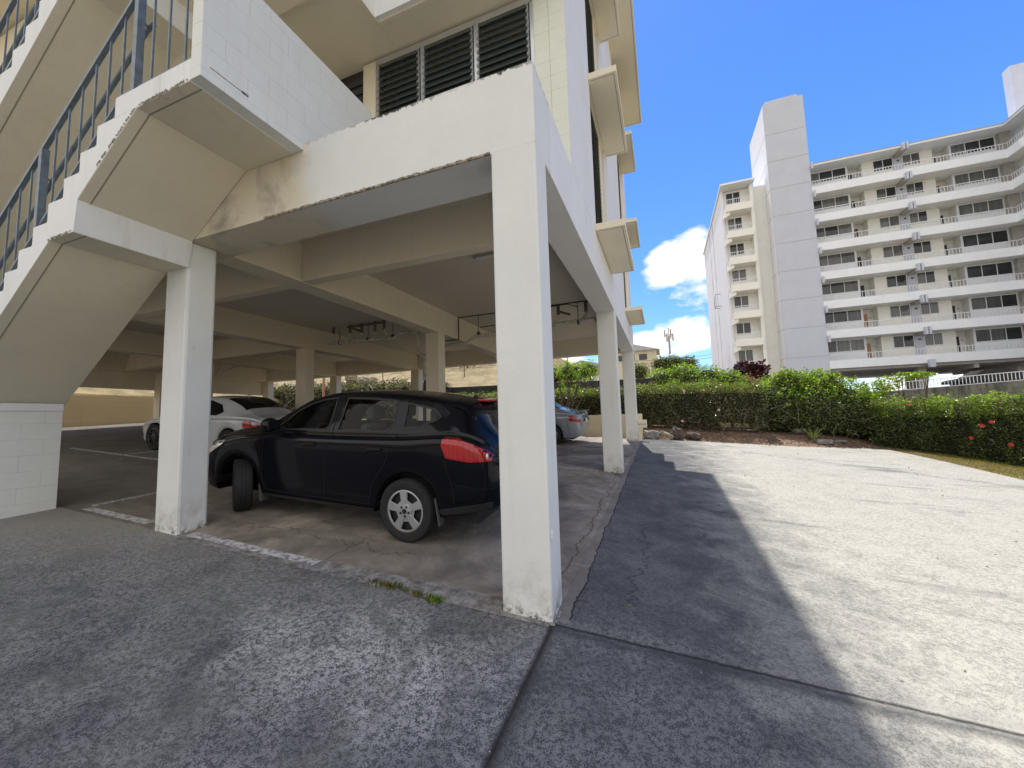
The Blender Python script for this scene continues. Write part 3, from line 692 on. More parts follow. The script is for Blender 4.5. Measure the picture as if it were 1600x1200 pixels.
# railing
def railing(dz, n):
    R = MB(); y = -.965; sl = .195/.27
    nz = lambda x: 4.58+dz+(x+3.74)*sl
    zt = lambda x: min(5.62+dz, 5.62+dz+(x+3.5)*.705)
    R.hexa([(-3.5-n*1.59,y-.02,zt(-3.5-n*1.59)-.022),(-3.5,y-.02,zt(-3.5)-.022),(-3.5,y+.02,zt(-3.5)-.022),(-3.5-n*1.59,y+.02,zt(-3.5-n*1.59)-.022)],
           [(-3.5-n*1.59,y-.02,zt(-3.5-n*1.59)+.022),(-3.5,y-.02,zt(-3.5)+.022),(-3.5,y+.02,zt(-3.5)+.022),(-3.5-n*1.59,y+.02,zt(-3.5-n*1.59)+.022)])
    R.box(-3.5, -2.662, y-.02, y+.02, zt(-3.5)-.022, zt(-3.5)+.022)
    o = R.build('railing', M['rail'], ST)
    a = -3.5-n*1.59
    MB().hexa([(a,y-.015,nz(a)-.012),(-3.74,y-.015,nz(-3.74)-.012),(-3.74,y+.015,nz(-3.74)-.012),(a,y+.015,nz(a)-.012)], [(a,y-.015,nz(a)+.018),(-3.74,y-.015,nz(-3.74)+.018),(-3.74,y+.015,nz(-3.74)+.018),(a,y+.015,nz(a)+.018)]).box(-3.74, -2.662, y-.015, y+.015, 4.59+dz, 4.62+dz).build('bottom_rail', M['rail'], o)
    for k in range(n+1):
        x = -3.5-k*1.59; zb = nz(x) if x < -3.74 else 4.58+dz
        MB().box(x-.03, x+.03, y-.03, y+.03, zb-.08 if x < -3.74 else zb, zt(x)-.02).build('railing_post', M['rail'], o)
    for k in range(1, n*7):
        if k % 7 == 0: continue
        x = -3.5-k*1.59/7; zb = nz(x) if x < -3.74 else 4.60+dz
        MB().box(x-.0075, x+.0075, y-.0075, y+.0075, zb, zt(x)-.02).build('baluster', M['rail'], o)
    for x in (-3.27, -3.035, -2.8): MB().box(x-.0075, x+.0075, y-.0075, y+.0075, 4.6+dz, zt(-3.5)-.02).build('baluster', M['rail'], o)
    h = MB(); h.tube((-3.56, -.88, 5.31+dz), (-3.56-n*1.59, -.88, 5.31+dz-n*1.59*.72), .021, 12)
    h.tube((-3.56, -.88, 5.31+dz), (-3.45, -.88, 5.33+dz), .021, 12)
    for k in range(n+1):
        x = -3.5-k*1.59; z = 5.33+dz-k*1.59*.72; h.tube((x, -.94, z+.0), (x-.02, -.88, z-.03), .009, 8)
    h.build('handrail', M['rail'], o, smooth=True)
railing(0, 3); railing(2.87, 3)

# ---- things fixed under the garage ceiling
G = empty('drain_pipe', (-6.6, 6.0, 3.9)); tag(G, 'white drain pipe run with rusty stubs hanging left of the middle pillar', 'pipe', 'drain pipes under the garage ceiling')
def P_(name, pts, r, mat, root): at(MB().path(pts, r, 10).build(name, M[mat], smooth=True), root)
P_('main_pipe', [(-8.25,6,3.89),(-7.0,6,3.86),(-5.95,6,3.82),(-5.72,6,3.93),(-5.2,6.0,3.9),(-5.2,6.05,3.40),(-5.05,6.1,3.16),(-5.05,6.1,2.6)], .048, 'pipe', G)
P_('lower_pipe', [(-5.05,6.1,2.95),(-5.05,6.1,gz(-5,6))], .035, 'darkmetal', G)
for x, zt in ((-8.12,4.2),(-7.5,4.15),(-7.08,4.12),(-6.61,4.10),(-6.30,4.12)):
    P_('branch_pipe', [(x+ (.12 if x == -6.30 else 0),6,3.88),(x,6,zt)], .036, 'pipe', G); P_('rusty_stub', [(x,6,zt-.03),(x,6,4.36)], .04, 'rust', G)
P_('rusty_header', [(-7.6,6,4.31),(-6.25,6,4.31)], .03, 'rust', G); P_('rusty_elbow', [(-7.4,6.0,4.25),(-7.05,6.0,4.12)], .03, 'rust', G)
for x in (-7.88, -6.85, -6.0): P_('pipe_hanger', [(x,6,4.36),(x,6,3.95)], .008, 'darkmetal', G); at(MB().tube((x-.02,6,3.88),(x+.02,6,3.88),.06,14).build('hanger_ring', M['darkmetal']), G)
G = empty('drain_pipe', (-2.0, 6.76, 3.85)); tag(G, 'white drain pipe run between the middle pillar and the right hand pillars', 'pipe', 'drain pipes under the garage ceiling')
P_('main_pipe', [(-4.9,6.76,3.63),(-4.12,6.76,3.62),(-3.85,6.76,3.79),(-3.24,6.76,3.81),(-.45,6.76,3.91)], .052, 'pipe', G)
for x, q in ((-1.5,-.12),(-.80,.1)):
    P_('branch_pipe', [(x-.15,6.76,3.88),(x,6.76,4.02),(x,6.76,4.16)], .036, 'pipe', G); P_('rusty_stub', [(x,6.76,4.10),(x,6.76,4.36)], .042, 'rust', G)
P_('rusty_elbow', [(-1.5,6.76,4.2),(-1.2,6.76,4.08)], .03, 'rust', G); P_('conduit', [(-1.75,6.7,4.33),(-1.25,6.7,4.34),(-1.0,6.7,4.24)], .012, 'darkmetal', G)
for x in (-3.75,-1.0,-.55): P_('pipe_hanger', [(x,6.76,4.36),(x,6.76,3.9)], .009, 'darkmetal', G); at(MB().tube((x-.02,6.76,3.86),(x+.02,6.76,3.86),.064,14).build('hanger_ring', M['darkmetal']), G)
P_('conduit', [(-3.7,6.76,4.03),(-2.9,6.76,4.05)], .014, 'rust', G)
G = empty('conduit_pipe', (-4.3, 6.66, 4.0)); tag(G, 'thin dark conduit bent round the beam right of the middle pillar', 'conduit')
P_('conduit', [(-.45,6.66,4.345),(-4.312,6.66,4.345),(-4.312,6.66,3.73),(-4.9,6.66,3.73)], .014, 'darkmetal', G)
G = empty('drain_pipe', (-14.6, 7.5, 3.9)); tag(G, 'short white pipe bracket hanging deep in the dark garage', 'pipe')
P_('main_pipe', [(-15.7,7.5,3.6),(-15.36,7.5,4.0),(-14.4,7.5,3.97),(-13.9,7.5,3.78)], .04, 'pipe', G); P_('branch_pipe', [(-15.2,7.5,3.75),(-13.87,7.5,3.9)], .035, 'pipe', G)
L = empty('ceiling_light', (-1.9, 3.14, 4.33)); tag(L, 'small fluorescent strip light on the ceiling left of the corner pillar', 'light')
at(MB().box(-2.1,-1.35,3.10,3.18,4.32,4.358).build('light_housing', M['aptgrey']), L); at(MB().box(-2.05,-1.4,3.115,3.165,4.30,4.32).build('light_tube', M['plate']), L)
G = empty('utility_box', (.12, 11.3, 1.2)); tag(G, 'small cream box fixed beside the rearmost right pillar', 'box')
at(MB().box(.003,.30,11.34,11.5,1.08,1.34).build('box_body', M['cream'], bevel=.01), G); at(MB().box(.02,.285,11.33,11.34,1.19,1.215).build('box_slot', M['joint']), G)
at(MB().box(.003,.12,11.34,11.45,gz(0,11.3),gz(0,11.3)+.30).build('box_foot', M['cream'], bevel=.01), G)
# plaster boss on the corner pillar
mb = MB().ball((.004, .05, .62), .03, sc=(.35,.8,1.6)); mb.build('plaster_patch', M['white'], B, smooth=True)

# walls round the garage
W_ = MB().box(-6.5, .12, 12.24, 12.42, gz(-3,12.3)-.4, 1.56).build('low_wall', M['creamwall'], bevel=.01); tag(W_, 'low cream painted wall behind the silver sedan under the hedge', 'wall')
mb = MB(); mb.hexa([(-19.7,-2,1.2),(-19.5,-2,1.2),(-19.5,7.7,1.6),(-19.7,7.7,1.6)], [(-19.7,-2,2.88),(-19.5,-2,2.88),(-19.5,7.7,2.88),(-19.7,7.7,2.88)])
W_ = mb.build('garden_wall', M['yellowwall']); tag(W_, 'warm yellow concrete block wall closing the far left of the garage', 'wall')
mb = MB(); mb.hexa([(-40,15.5,0),(3,15.5,.3),(3,16.0,.3),(-40,16.0,0)], [(-40,15.7,3.75),(3,15.7,3.1),(3,16.1,3.1),(-40,16.1,3.75)])
W_ = mb.build('rock_wall', M['rockwall']); tag(W_, 'dark lava rock retaining wall behind the hedge at the back of the garage', 'wall')
# ================================================================== FAR APARTMENT BLOCK
AX, AY, AZ, FH = 14.9, 38.9, 5.04, 2.65
A = empty('apartment_building', (AX, AY, 0)); tag(A, 'seven storey white apartment block with long balconies and a windowless tower', 'building')
def ab(name, mb, mat, parent=None, **k):
    o = mb.build(name, mat, **k)
    if parent is None: at(o, A)
    else: at(o, parent) if parent.type == 'EMPTY' else setattr(o, 'parent', parent)
    if parent is not None and parent.type != 'EMPTY': o.matrix_parent_inverse = parent.matrix_world.inverted() if False else Matrix.Translation(-Vector(A.location)) @ Matrix.Identity(4) if False else Matrix.Identity(4)
    return o
def sub(name, mb, mat, part):      # part already carries A's inverse translation, so shift back through it
    o = mb.build(name, mat); o.parent = part; return o
XB = AX+12.58                       # where the facade bends towards the street
bend = math.radians(-89)            # the right wing comes forward
cb, sb_ = math.cos(bend), math.sin(bend)
def wing(x, y):                     # local wing coords -> world; x along, y depth behind the facade
    return (XB + x*cb - y*sb_, AY + x*sb_ + y*cb)
WL = 8.0
def strip2(mb, x0, x1, d0, d1, z0, z1, mi=0):
    """box from depth d0 to d1 along the straight front, then round the bend"""
    k = math.tan(bend/2)
    a0 = (XB - d0*(-k)*-1*0 + 0, AY + d0); 
    e0 = (XB + d0*k*1.0*-1, AY + d0); e1 = (XB + d1*k*-1.0, AY + d1)
    mb.hexa([(x0, AY+d0, z0), (e0[0], e0[1], z0), (e1[0], e1[1], z0), (x0, AY+d1, z0)], [(x0, AY+d0, z1), (e0[0], e0[1], z1), (e1[0], e1[1], z1), (x0, AY+d1, z1)], mi)
    if x1 > XB:
        L_ = x1-XB; p0 = wing(L_, d0); p1 = wing(L_, d1)
        mb.hexa([(*e0, z0), (*p0, z0), (*p1, z0), (*e1, z0)], [(*e0, z1), (*p0, z1), (*p1, z1), (*e1, z1)], mi)
    return mb
def wbox(mb, x0, x1, d0, d1, z0, z1, mi=0):
    c = [wing(x0,d0), wing(x1,d0), wing(x1,d1), wing(x0,d1)]
    return mb.hexa([(*p, z0) for p in c], [(*p, z1) for p in c], mi)
XL = AX-.3
REC = 1.3
for k in range(8):
    z = AZ + k*FH
    if k < 7:
        ab('balcony_fascia', strip2(MB(), XL, XB+WL, -.0, .14, z, z+.70), M['aptwhite'])
        ab('floor_slab', strip2(MB(), XL, XB+WL, .142, 9.0, z+.02, z+.20), M['aptcream'])
        rl = ab('balcony_railing', strip2(strip2(MB(), XL, XB+WL, .04, .09, z+1.19, z+1.235), XL, XB+WL, .05, .08, z+.74, z+.76), M['aptrail'])
        bb = MB(); x = XL+.1
        while x < XB: bb.box(x, x+.028, AY+.055, AY+.08, z+.70, z+1.19); x += .21
        for q in range(int(WL/.21)): wbox(bb, q*.21, q*.21+.028, .055, .08, z+.70, z+1.19)
        sub('baluster', bb, M['aptrail'], rl)
    else:
        ab('roof_slab', strip2(MB(), XL, XB+WL, -.05, 9.0, z+.0, z+.16), M['aptwhite'])
        ab('roof_edge', strip2(MB(), XL, XB+WL, -.09, .0, z+.16, z+.21), M['aptgrey'])
win_r = random.Random(3)
def window(x0, x1, z0, z1, n, depth, parent_wall, wingside=False):
    fr = MB(); put = (lambda a, b, c, d, e, f: wbox(fr, a, b, c, d, e, f)) if wingside else (lambda a, b, c, d, e, f: fr.box(a, b, AY+c, AY+d, e, f))
    w = .042
    put(x0, x1, depth-.04, depth+.02, z1-w, z1); put(x0, x1, depth-.05, depth+.02, z0, z0+w)
    for i in range(n+1):
        x = x0 + (x1-x0-w)*i/n; put(x, x+w, depth-.04, depth+.02, z0+w, z1-w)
    o = ab('window', fr, M['aptwhite'])
    for i in range(n):
        a = x0+w+(x1-x0-w)*i/n; b = a+(x1-x0-w)/n-w
        for nm, mat, d0, d1, zz in (('pane', 'aptglass', depth-.005, depth+.0, z0+w),):
            p = MB(); (wbox(p, a, b, d0, d1, zz, z1-w) if wingside else p.box(a, b, AY+d0, AY+d1, zz, z1-w)); sub(nm, p, paneM[win_r.choice((0,0,0,1,1,2))], o)
def mk_pane(name, c, mixf):
    t = NT(name); X, Y, Z = t.xyz(); st = t.noise(1, 3, .5, scale=(14, 14, .4)); t.color(t.mix(t.math('MULTIPLY', st, mixf), (.018,.022,.024), c)); t.set(Roughness=.05); return t.m
paneM = [mk_pane('dark_window_pane', (.05,.055,.06), .8), mk_pane('pane_with_pale_blind', (.24,.25,.25), .9), mk_pane('pane_with_curtain', (.14,.15,.15), 1.0)]
doors = ['doordark','doordark','doorred','doordark','doordark','doorwood','doorwood']
for k in range(7):
    z = AZ+k*FH+.20; zt = AZ+(k+1)*FH
    zl, zh = z+1.36, z+2.38
    # wall panels between the openings
    for a, b in ((AX-.3,AX+2.92),(AX+3.95,AX+8.82),(AX+9.9,XB+1.0)):
        ab('wall_panel', MB().box(a, min(b, XB+.3), AY+REC, AY+REC+.15, z, zt), M['aptcream'] if a > AX and b < AX+9 else M['aptwhite'])
    for a, b in ((AX+2.92,AX+3.95),(AX+8.82,AX+9.9)):
        mb = MB(); mb.box(a-.1, a, AY+REC+.15, AY+REC+.9, z, zt); mb.box(b, b+.1, AY+REC+.15, AY+REC+.9, z, zt); mb.box(a-.1, b+.1, AY+REC+.9, AY+REC+1.0, z, zt)
        ab('entry_recess', mb, M['aptcream'])
        D = ab('door', MB().box(a+.05, a+.62, AY+REC+.84, AY+REC+.898, z, z+2.05), M[doors[6-k] if a < AX+5 else 'doordark'])
        ab('door_frame', MB().box(a+.0, a+.05, AY+REC+.82, AY+REC+.89, z, z+2.1).box(a+.62, a+.67, AY+REC+.82, AY+REC+.89, z, z+2.1).box(a+.05, a+.62, AY+REC+.82, AY+REC+.89, z+2.05, z+2.1), M['aptwhite'])
        ab('wall_lamp', MB().ball((a+.85, AY+REC+.82, z+1.75), .09), M['plate'], smooth=True)
    window(AX-.25, AX+2.80, zl, zh, 3, REC, None); window(AX+4.75, AX+6.15, zl, zh, 2, REC, None)
    window(AX+6.80, AX+8.0, zl, zh, 2, REC, None); window(AX+9.98, AX+12.75, zl, zh, 3, REC, None)
    # pier with its projecting grey fins and wall light
    ab('wall_pier', MB().box(AX+6.17, AX+6.77, AY+REC-.06, AY+REC-.001, z, zt), M['aptpink'])
    ab('ceiling_beam', MB().box(AX+6.2, AX+6.6, AY+.0, AY+REC-.07, zt-.22, zt-.001), M['aptgrey'])
    fin = MB().box(AX+6.22, AX+6.36, AY-.30, AY-.001, zt-.32, zt+.30).box(AX+6.44, AX+6.58, AY-.30, AY-.001, zt-.32, zt+.30).box(AX+6.36, AX+6.44, AY-.16, AY-.002, zt-.28, zt+.28)
    ab('facade_fin', fin, M['aptpink'])
    fin = MB().box(AX-.24, AX-.10, AY-.26, AY-.001, zt-.34, zt+.25); ab('facade_fin', fin, M['aptpink'])
    ab('wall_light', MB().box(AX+6.42, AX+6.56, AY+REC-.14, AY+REC-.06, z+1.9, z+2.0), M['trim'])
    # wing beyond the bend
    ab('wing_wall', wbox(MB(), -1.25, WL, REC, REC+.15, z, zt), M['aptwhite'])
    ab('corner_pier', MB().box(XB+.25, XB+.95, AY+REC-.35, AY+REC-.001, z, zt), M['aptgrey'])
    window(.9, 3.6, zl, zh, 3, REC, None, True); window(5.6, 7.2, zl, zh, 2, REC, None, True)
fin = MB().box(AX+6.22, AX+6.58, AY-.30, AY-.001, AZ-.35, AZ+.28); ab('facade_fin', fin, M['aptpink'])
# tower (front face, side face, cap, panel joints)
TX0, TX1, TY0, TY1, TT = 11.45, 14.62, AY-.02, 44.9, AZ+25.6
tw = ab('tower', MB().box(TX0, TX1, TY0, TY1, 1.5, TT), M['aptpink'])
sub('tower_side_panel', MB().box(TX0-.06, TX0-.001, TY0+.1, TY1-.02, 1.5, TT-.1), M['aptblue'], tw)
sub('tower_cap', MB().box(TX0+.25, TX1-.35, TY0+.3, TY1-.6, TT, TT+.42), M['aptpink'], tw)
sub('roof_pipe', MB().tube((TX1-.9, TY0+.8, TT+.42), (TX1-.9, TY0+.8, TT+.7), .1), M['aptgrey'], tw)
jm = MB()
for k in range(9):
    z = AZ+.9+k*2.66*1.0+.25
    if z < TT-.5: jm.box(TX0-.004, TX1+.001, TY0-.008, TY0-.001, z, z+.035).box(TX0-.068, TX0-.061, TY0+.1, TY1-.02, z, z+.03)
sub('panel_joint', jm, M['joint'], tw)
# balcony wing left of the tower
WX0, WX1, WY = 7.7, 9.92, AY+.25
ab('wing_body', MB().box(WX0, 11.44, WY+1.35, 57.0, 1.5, AZ+18.55), M['aptcream'])
ab('wing_side', MB().box(WX0-.20, WX0-.001, WY+1.1, 47.2, 1.5, AZ+18.6), M['aptblue'])
ab('wing_side', MB().box(WX0-.20, WX0-.001, 47.7, 50.3, 1.5, AZ+18.6), M['aptblue'])
ab('wing_side', MB().box(WX0-.20, WX0-.001, 50.8, 57.0, 1.5, AZ+18.6), M['aptblue'])
ab('wing_pilaster', MB().box(9.93, 10.2, WY+.6, WY+1.35, 1.5, AZ+18.5), M['aptcream'])
ab('wing_roof', MB().box(WX0-.35, 10.3, WY-.05, 57.3, AZ+18.6, AZ+18.78), M['aptwhite'])
for k in range(7):
    z = AZ+k*FH
    ab('balcony_fascia', MB().box(WX0, WX1, WY, WY+.12, z, z+.66).box(WX0, WX0+.10, WY+.12, WY+1.34, z+.05, z+.66), M['aptcream'])
    ab('balcony_slab', MB().box(WX0+.10, WX1, WY+.121, WY+1.34, z+.0, z+.15), M['aptcream'])
    ab('balcony_bracket', MB().prism([(WX0-.20, z-.55), (WX0+.35, z-.28), (WX0+.35, z-.002), (WX0-.20, z-.002)], WY+.15, WY+.75), M['aptcream'])
    rl = ab('balcony_railing', MB().box(WX0, WX1, WY+.03, WY+.07, z+1.17, z+1.21), M['aptrail'])
    bb = MB()
    for q in range(12): bb.box(WX0+.03+q*.185, WX0+.055+q*.185, WY+.035, WY+.06, z+.66, z+1.17)
    sub('baluster', bb, M['aptrail'], rl)
    fr = MB(); a, b, zl, zh = WX0+.25, WX0+1.55, z+1.35, z+2.42; yy = WY+1.30
    for x in (a, (a+b)/2-.03, b-.06): fr.box(x, x+.06, yy, yy+.05, zl, zh)
    fr.box(a, b, yy, yy+.05, zh, zh+.06); fr.box(a, b, yy, yy+.05, zl-.06, zl)
    o = ab('window', fr, M['aptwhite'])
    for i in range(2): sub('pane', MB().box(a+.06+i*.62, a+.62+i*.62, yy+.02, yy+.04, zl, zh), paneM[win_r.choice((0,0,1,2))], o)
    for y in (47.3, 50.4):
        o = ab('window', MB().box(WX0-.02, WX0+.02, y-.05, y+.5, z+1.2, z+2.4), M['aptgrey']); sub('pane', MB().box(WX0-.05, WX0-.021, y, y+.38, z+1.25, z+2.35), paneM[0], o)
o = ab('wall_cage', MB().box(WX0-.75, WX0-.21, 45.0, 45.06, AZ+8.1, AZ+8.16).box(WX0-.75, WX0-.21, 46.0, 46.06, AZ+8.1, AZ+8.16).box(WX0-.75, WX0-.7, 45.0, 46.06, AZ+8.1, AZ+8.16).box(WX0-.75, WX0-.7, 45.0, 45.05, AZ+8.1, AZ+9.5).box(WX0-.75, WX0-.7, 46.0, 46.05, AZ+8.1, AZ+9.5).box(WX0-.75, WX0-.21, 45.0, 45.05, AZ+9.45, AZ+9.5), M['aptgrey'])
# parking level under the block
ab('parking_ceiling', strip2(MB(), XL, XB+WL, .3, 12.0, AZ-.22, AZ+.015), M['aptgrey'])
for x, y in ((AX+6.4, 1.2), (AX+7.4, 5.0), (AX+12.5, 1.4), (AX+1.2, 5.0), (AX+12, 6)):
    ab('parking_column', MB().box(x-.25, x+.25, AY+y, AY+y+.5, 2.0, AZ-.22), M['aptgrey'])
ab('parking_beam', MB().box(AX+9.2, AX+9.5, AY+.4, AY+9, AZ-.55, AZ-.22).box(AX+12.3, AX+12.6, AY+.4, AY+9, AZ-.55, AZ-.22), M['aptgrey'])
# roof structure of the further wing at the right edge
ab('roof_house', MB().box(30.35, 35, 42.0, 42.8, AZ+18.7, AZ+25.4), M['aptpink'])
# parking deck in front of the block
deck = MB().hexa([(9.6,20.2,1.9),(40,20.2,1.9),(60,51,2.5),(9.6,51,2.5)], [(9.6,20.2,2.15),(40,20.2,2.45),(60,51,3.1),(9.6,51,2.85)]).build('parking_deck', M['palecon']); tag(deck, kind='structure')
# grey weathered block wall and the white railing on it
mb = MB(); mb.hexa([(9.9,20,.2),(24,20,.2),(24,20.2,.2),(9.9,20.2,.2)], [(9.9,20,2.22),(24,20,2.98),(24,20.2,2.98),(9.9,20.2,2.22)])
W_ = mb.build('block_wall', M['mosswall']); tag(W_, 'weathered grey block wall above the right hand hedge', 'wall')
F_ = empty('railing_fence', (10, 20.3, 2.2)); tag(F_, 'low white metal railing on top of the weathered grey block wall', 'fence')
slp = (2.98-2.22)/14.1; zt = lambda x: 2.22+(x-9.9)*slp
mb = MB()
for o_, h in ((.0, .03), (.36, .03)): mb.hexa([(9.9,20.06,zt(9.9)+o_),(24,20.06,zt(24)+o_),(24,20.11,zt(24)+o_),(9.9,20.11,zt(9.9)+o_)], [(9.9,20.06,zt(9.9)+o_+h),(24,20.06,zt(24)+o_+h),(24,20.11,zt(24)+o_+h),(9.9,20.11,zt(9.9)+o_+h)])
at(mb.build('rail', M['aptrail']), F_)
mb = MB(); x = 9.95
while x < 24: mb.box(x, x+.016, 20.07, 20.09, zt(x)+.05, zt(x)+.36); x += .12
at(mb.build('baluster', M['aptrail']), F_)

# ================================================================== FAR HOUSES, MAST
def house(x, y, z, w, d, h, wall, roofm, label, win=2, over=.5, name='house'):
    Hs = empty(name, (x, y, z)); tag(Hs, label, 'house')
    at(MB().box(x, x+w, y, y+d, z-3, z+h).build('wall', wall), Hs)
    at(MB().prism([(x-over, z+h), (x+w+over, z+h), (x+w*.5, z+h+w*.16)], y-over, y+d+over).build('roof', roofm), Hs)
    for i in range(win):
        a = x+w*(.15+i*.75/win); o = at(MB().box(a, a+w*.16, y-.05, y+.02, z+h*.45, z+h*.8).build('window', M['aptglass']), Hs)
    return Hs
house(-7.0, 62, 9.0, 7.4, 6, 2.6, M['houseyellow'], M['skyblue'], 'cream two storey house with grey roof behind the hedge left of the mast', 3)
house(-7.0, 30, 4.1, 3.6, 4, 1.5, M['aptwhite'], M['skyblue'], 'white walled house seen behind the strappy leaved tree', 1)
m_ = empty('antenna_mast', (2.3, 60, 6)); tag(m_, 'tall grey mast with antenna panels on the skyline', 'mast')
at(MB().tube((2.3,60,2),(2.3,60,13.2),.22,10,r2=.13).build('pole', M['aptgrey'], smooth=True), m_)
for k in range(6):
    a = k*math.pi/3; at(MB().box(2.3+math.cos(a)*.55-.10, 2.3+math.cos(a)*.55+.10, 60+math.sin(a)*.55-.08, 60+math.sin(a)*.55+.08, 12.4+.6*(k % 2), 13.5+.6*(k % 2)).build('antenna_panel', M['aptgrey']), m_)
at(MB().tube((2.3,60,12.9),(2.3,60,14.4),.05,8).box(1.7,2.9,59.97,60.03,12.75,12.82).box(1.7,2.9,59.97,60.03,13.3,13.37).build('mast_head', M['rust']), m_)
for dz, yy in ((0, 58), (.45, 58.2)):
    w_ = MB(); N = 30; a = Vector((-14, yy, 10.6+dz)); b = Vector((15, yy, 10.0+dz))
    pts = [a.lerp(b, i/N) + Vector((0, 0, -1.3*math.sin(math.pi*i/N))) for i in range(N+1)]
    for i in range(N): w_.tube(pts[i], pts[i+1], .022, 5, caps=False)
    o = w_.build('power_line', M['trim']); tag(o, ('upper' if dz else 'lower') + ' thin dark power line crossing the sky by the mast', 'cable')

# ================================================================== VEGETATION
def leaves(name, mat, pts, size, parent=None, up=.3, asp=.55, nrm=None):
    """many separate leaf quads folded along the midrib"""
    n = len(pts); pts = np.asarray(pts, dtype=float)
    d = rng.normal(size=(n, 3)); d[:, 2] = d[:, 2]*.6 - up*.4
    if nrm is not None: d += nrm*0.7
    d /= np.linalg.norm(d, axis=1)[:, None]
    r = rng.normal(size=(n, 3)); s = np.cross(d, r); s /= np.linalg.norm(s, axis=1)[:, None]
    L = size*rng.uniform(.6, 1.25, n)[:, None]; W = L*asp*.5; nn = np.cross(d, s)
    p0 = pts; p1 = pts + d*L*.5 + s*W + nn*L*.06; p2 = pts + d*L; p3 = pts + d*L*.5 - s*W + nn*L*.06
    v = np.stack([p0, p1, p2, p3], 1).reshape(-1, 3)
    me = bpy.data.meshes.new(name); me.vertices.add(4*n); me.vertices.foreach_set('co', v.ravel())
    me.loops.add(4*n); me.loops.foreach_set('vertex_index', np.arange(4*n, dtype=np.int32)); me.polygons.add(n)
    me.polygons.foreach_set('loop_start', np.arange(0, 4*n, 4, dtype=np.int32)); me.polygons.foreach_set('loop_total', np.full(n, 4, dtype=np.int32))
    me.materials.append(mat); me.update(calc_edges=True); me.validate()
    o = bpy.data.objects.new(name, me); COL.objects.link(o)
    if parent: at(o, parent) if parent.type == 'EMPTY' else setattr(o, 'parent', parent)
    return o
def vnoise(x, y, z, f, seed=0):
    return (np.sin(x*f*1.3+seed)*np.cos(y*f*1.7+seed*2)+np.sin(z*f*2.1+x*f*.7+seed*3)*np.cos(x*f*2.9-y*f*1.1))/2
def shell_pts(path, half, z0f, z1f, n, depth=.28, seed=0, rough=.12):
    """leaf positions near the surface of a clipped hedge that follows path"""
    path = np.array(path, float); seg = np.diff(path, axis=0); ln = np.hypot(seg[:,0], seg[:,1]); cum = np.r_[0, np.cumsum(ln)]
    u = rng.uniform(0, cum[-1], n); i = np.clip(np.searchsorted(cum, u)-1, 0, len(ln)-1); t_ = (u-cum[i])/ln[i]
    c = path[i]+seg[i]*t_[:, None]; nr = np.stack([-seg[i][:,1], seg[i][:,0]], 1)/ln[i][:, None]
    face = rng.choice(3, n, p=[.52, .10, .38]); w = rng.uniform(-1, 1, n); h = rng.uniform(0, 1, n); dp = np.abs(rng.normal(0, depth*.55, n))
    off = np.where(face == 0, -half+dp, np.where(face == 1, half-dp, w*half))
    x = c[:,0]+nr[:,0]*off; y = c[:,1]+nr[:,1]*off
    z0 = np.array([z0f(a, b) for a, b in c]); z1 = np.array([z1f(a, b) for a, b in c])
    z = np.where(face == 2, z1-dp*.8, z0+(z1-z0)*h)
    r = vnoise(x, y, z, 2.6, seed)
    x -= nr[:,0]*r*rough; y -= nr[:,1]*r*rough; z += np.where(face == 2, r*rough*1.3, 0)
    keep = rng.uniform(0, 1, n) < np.clip(.80+.55*vnoise(x, y, z, 5.1, seed+4), .12, 1)
    return np.stack([x, y, z], 1)[keep]
def core(path, half, z0f, z1f, parent, mat):
    mb = MB(); p = path
    for i in range(len(p)-1):
        a = Vector((*p[i], 0)); b = Vector((*p[i+1], 0)); d = (b-a).normalized(); n_ = Vector((-d.y, d.x, 0))*half
        c = [a-n_, b-n_, b+n_, a+n_]; q = [p[i], p[i+1], p[i+1], p[i]]
        mb.hexa([(v.x, v.y, z0f(*k)) for v, k in zip(c, q)], [(v.x, v.y, z1f(*k)) for v, k in zip(c, q)])
    o = mb.build('branches', mat); at(o, parent); return o  # solid hull inside the hedge, inner shade put into its dark colour
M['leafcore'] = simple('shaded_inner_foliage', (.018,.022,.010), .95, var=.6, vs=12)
def twigs(parent, n, gen, r=.006, name='twigs', mat='deadwood', ln=.45):
    mb = MB()
    for i in range(n):
        p = Vector(gen()); d = Vector((random.gauss(0, 1), random.gauss(0, .6), random.gauss(.35, .8))).normalized(); q = p
        for s in range(3):
            d2 = (d + Vector((random.gauss(0, .3), random.gauss(0, .3), random.gauss(0, .3)))).normalized(); q2 = q+d2*ln*random.uniform(.2, .5)
            mb.tube(q, q2, r*(1-s*.25), 4, r2=r*(.75-s*.25), caps=False); q = q2; d = d2
    return at(mb.build(name, M[mat]), parent)
def bloom(pos, r, mat, label, root=None):
    mb = MB(); c = Vector(pos); ax = Vector((random.gauss(0, .3), -1, random.gauss(.1, .3))).normalized(); q = ax.orthogonal().normalized(); w = ax.cross(q)
    for k in range(5):
        a = 2*math.pi*k/5; d = (math.cos(a)*q+math.sin(a)*w); e = (-math.sin(a)*q+math.cos(a)*w)
        mb.add([c, c+d*r*.6+e*r*.42+ax*r*.25, c+d*r+ax*r*.12, c+d*r*.6-e*r*.42+ax*r*.25], [(0,1,2,3)])
    mb.tube(c, c+ax*r*.9, r*.07, 5)
    return at(mb.build('flower', mat), root)
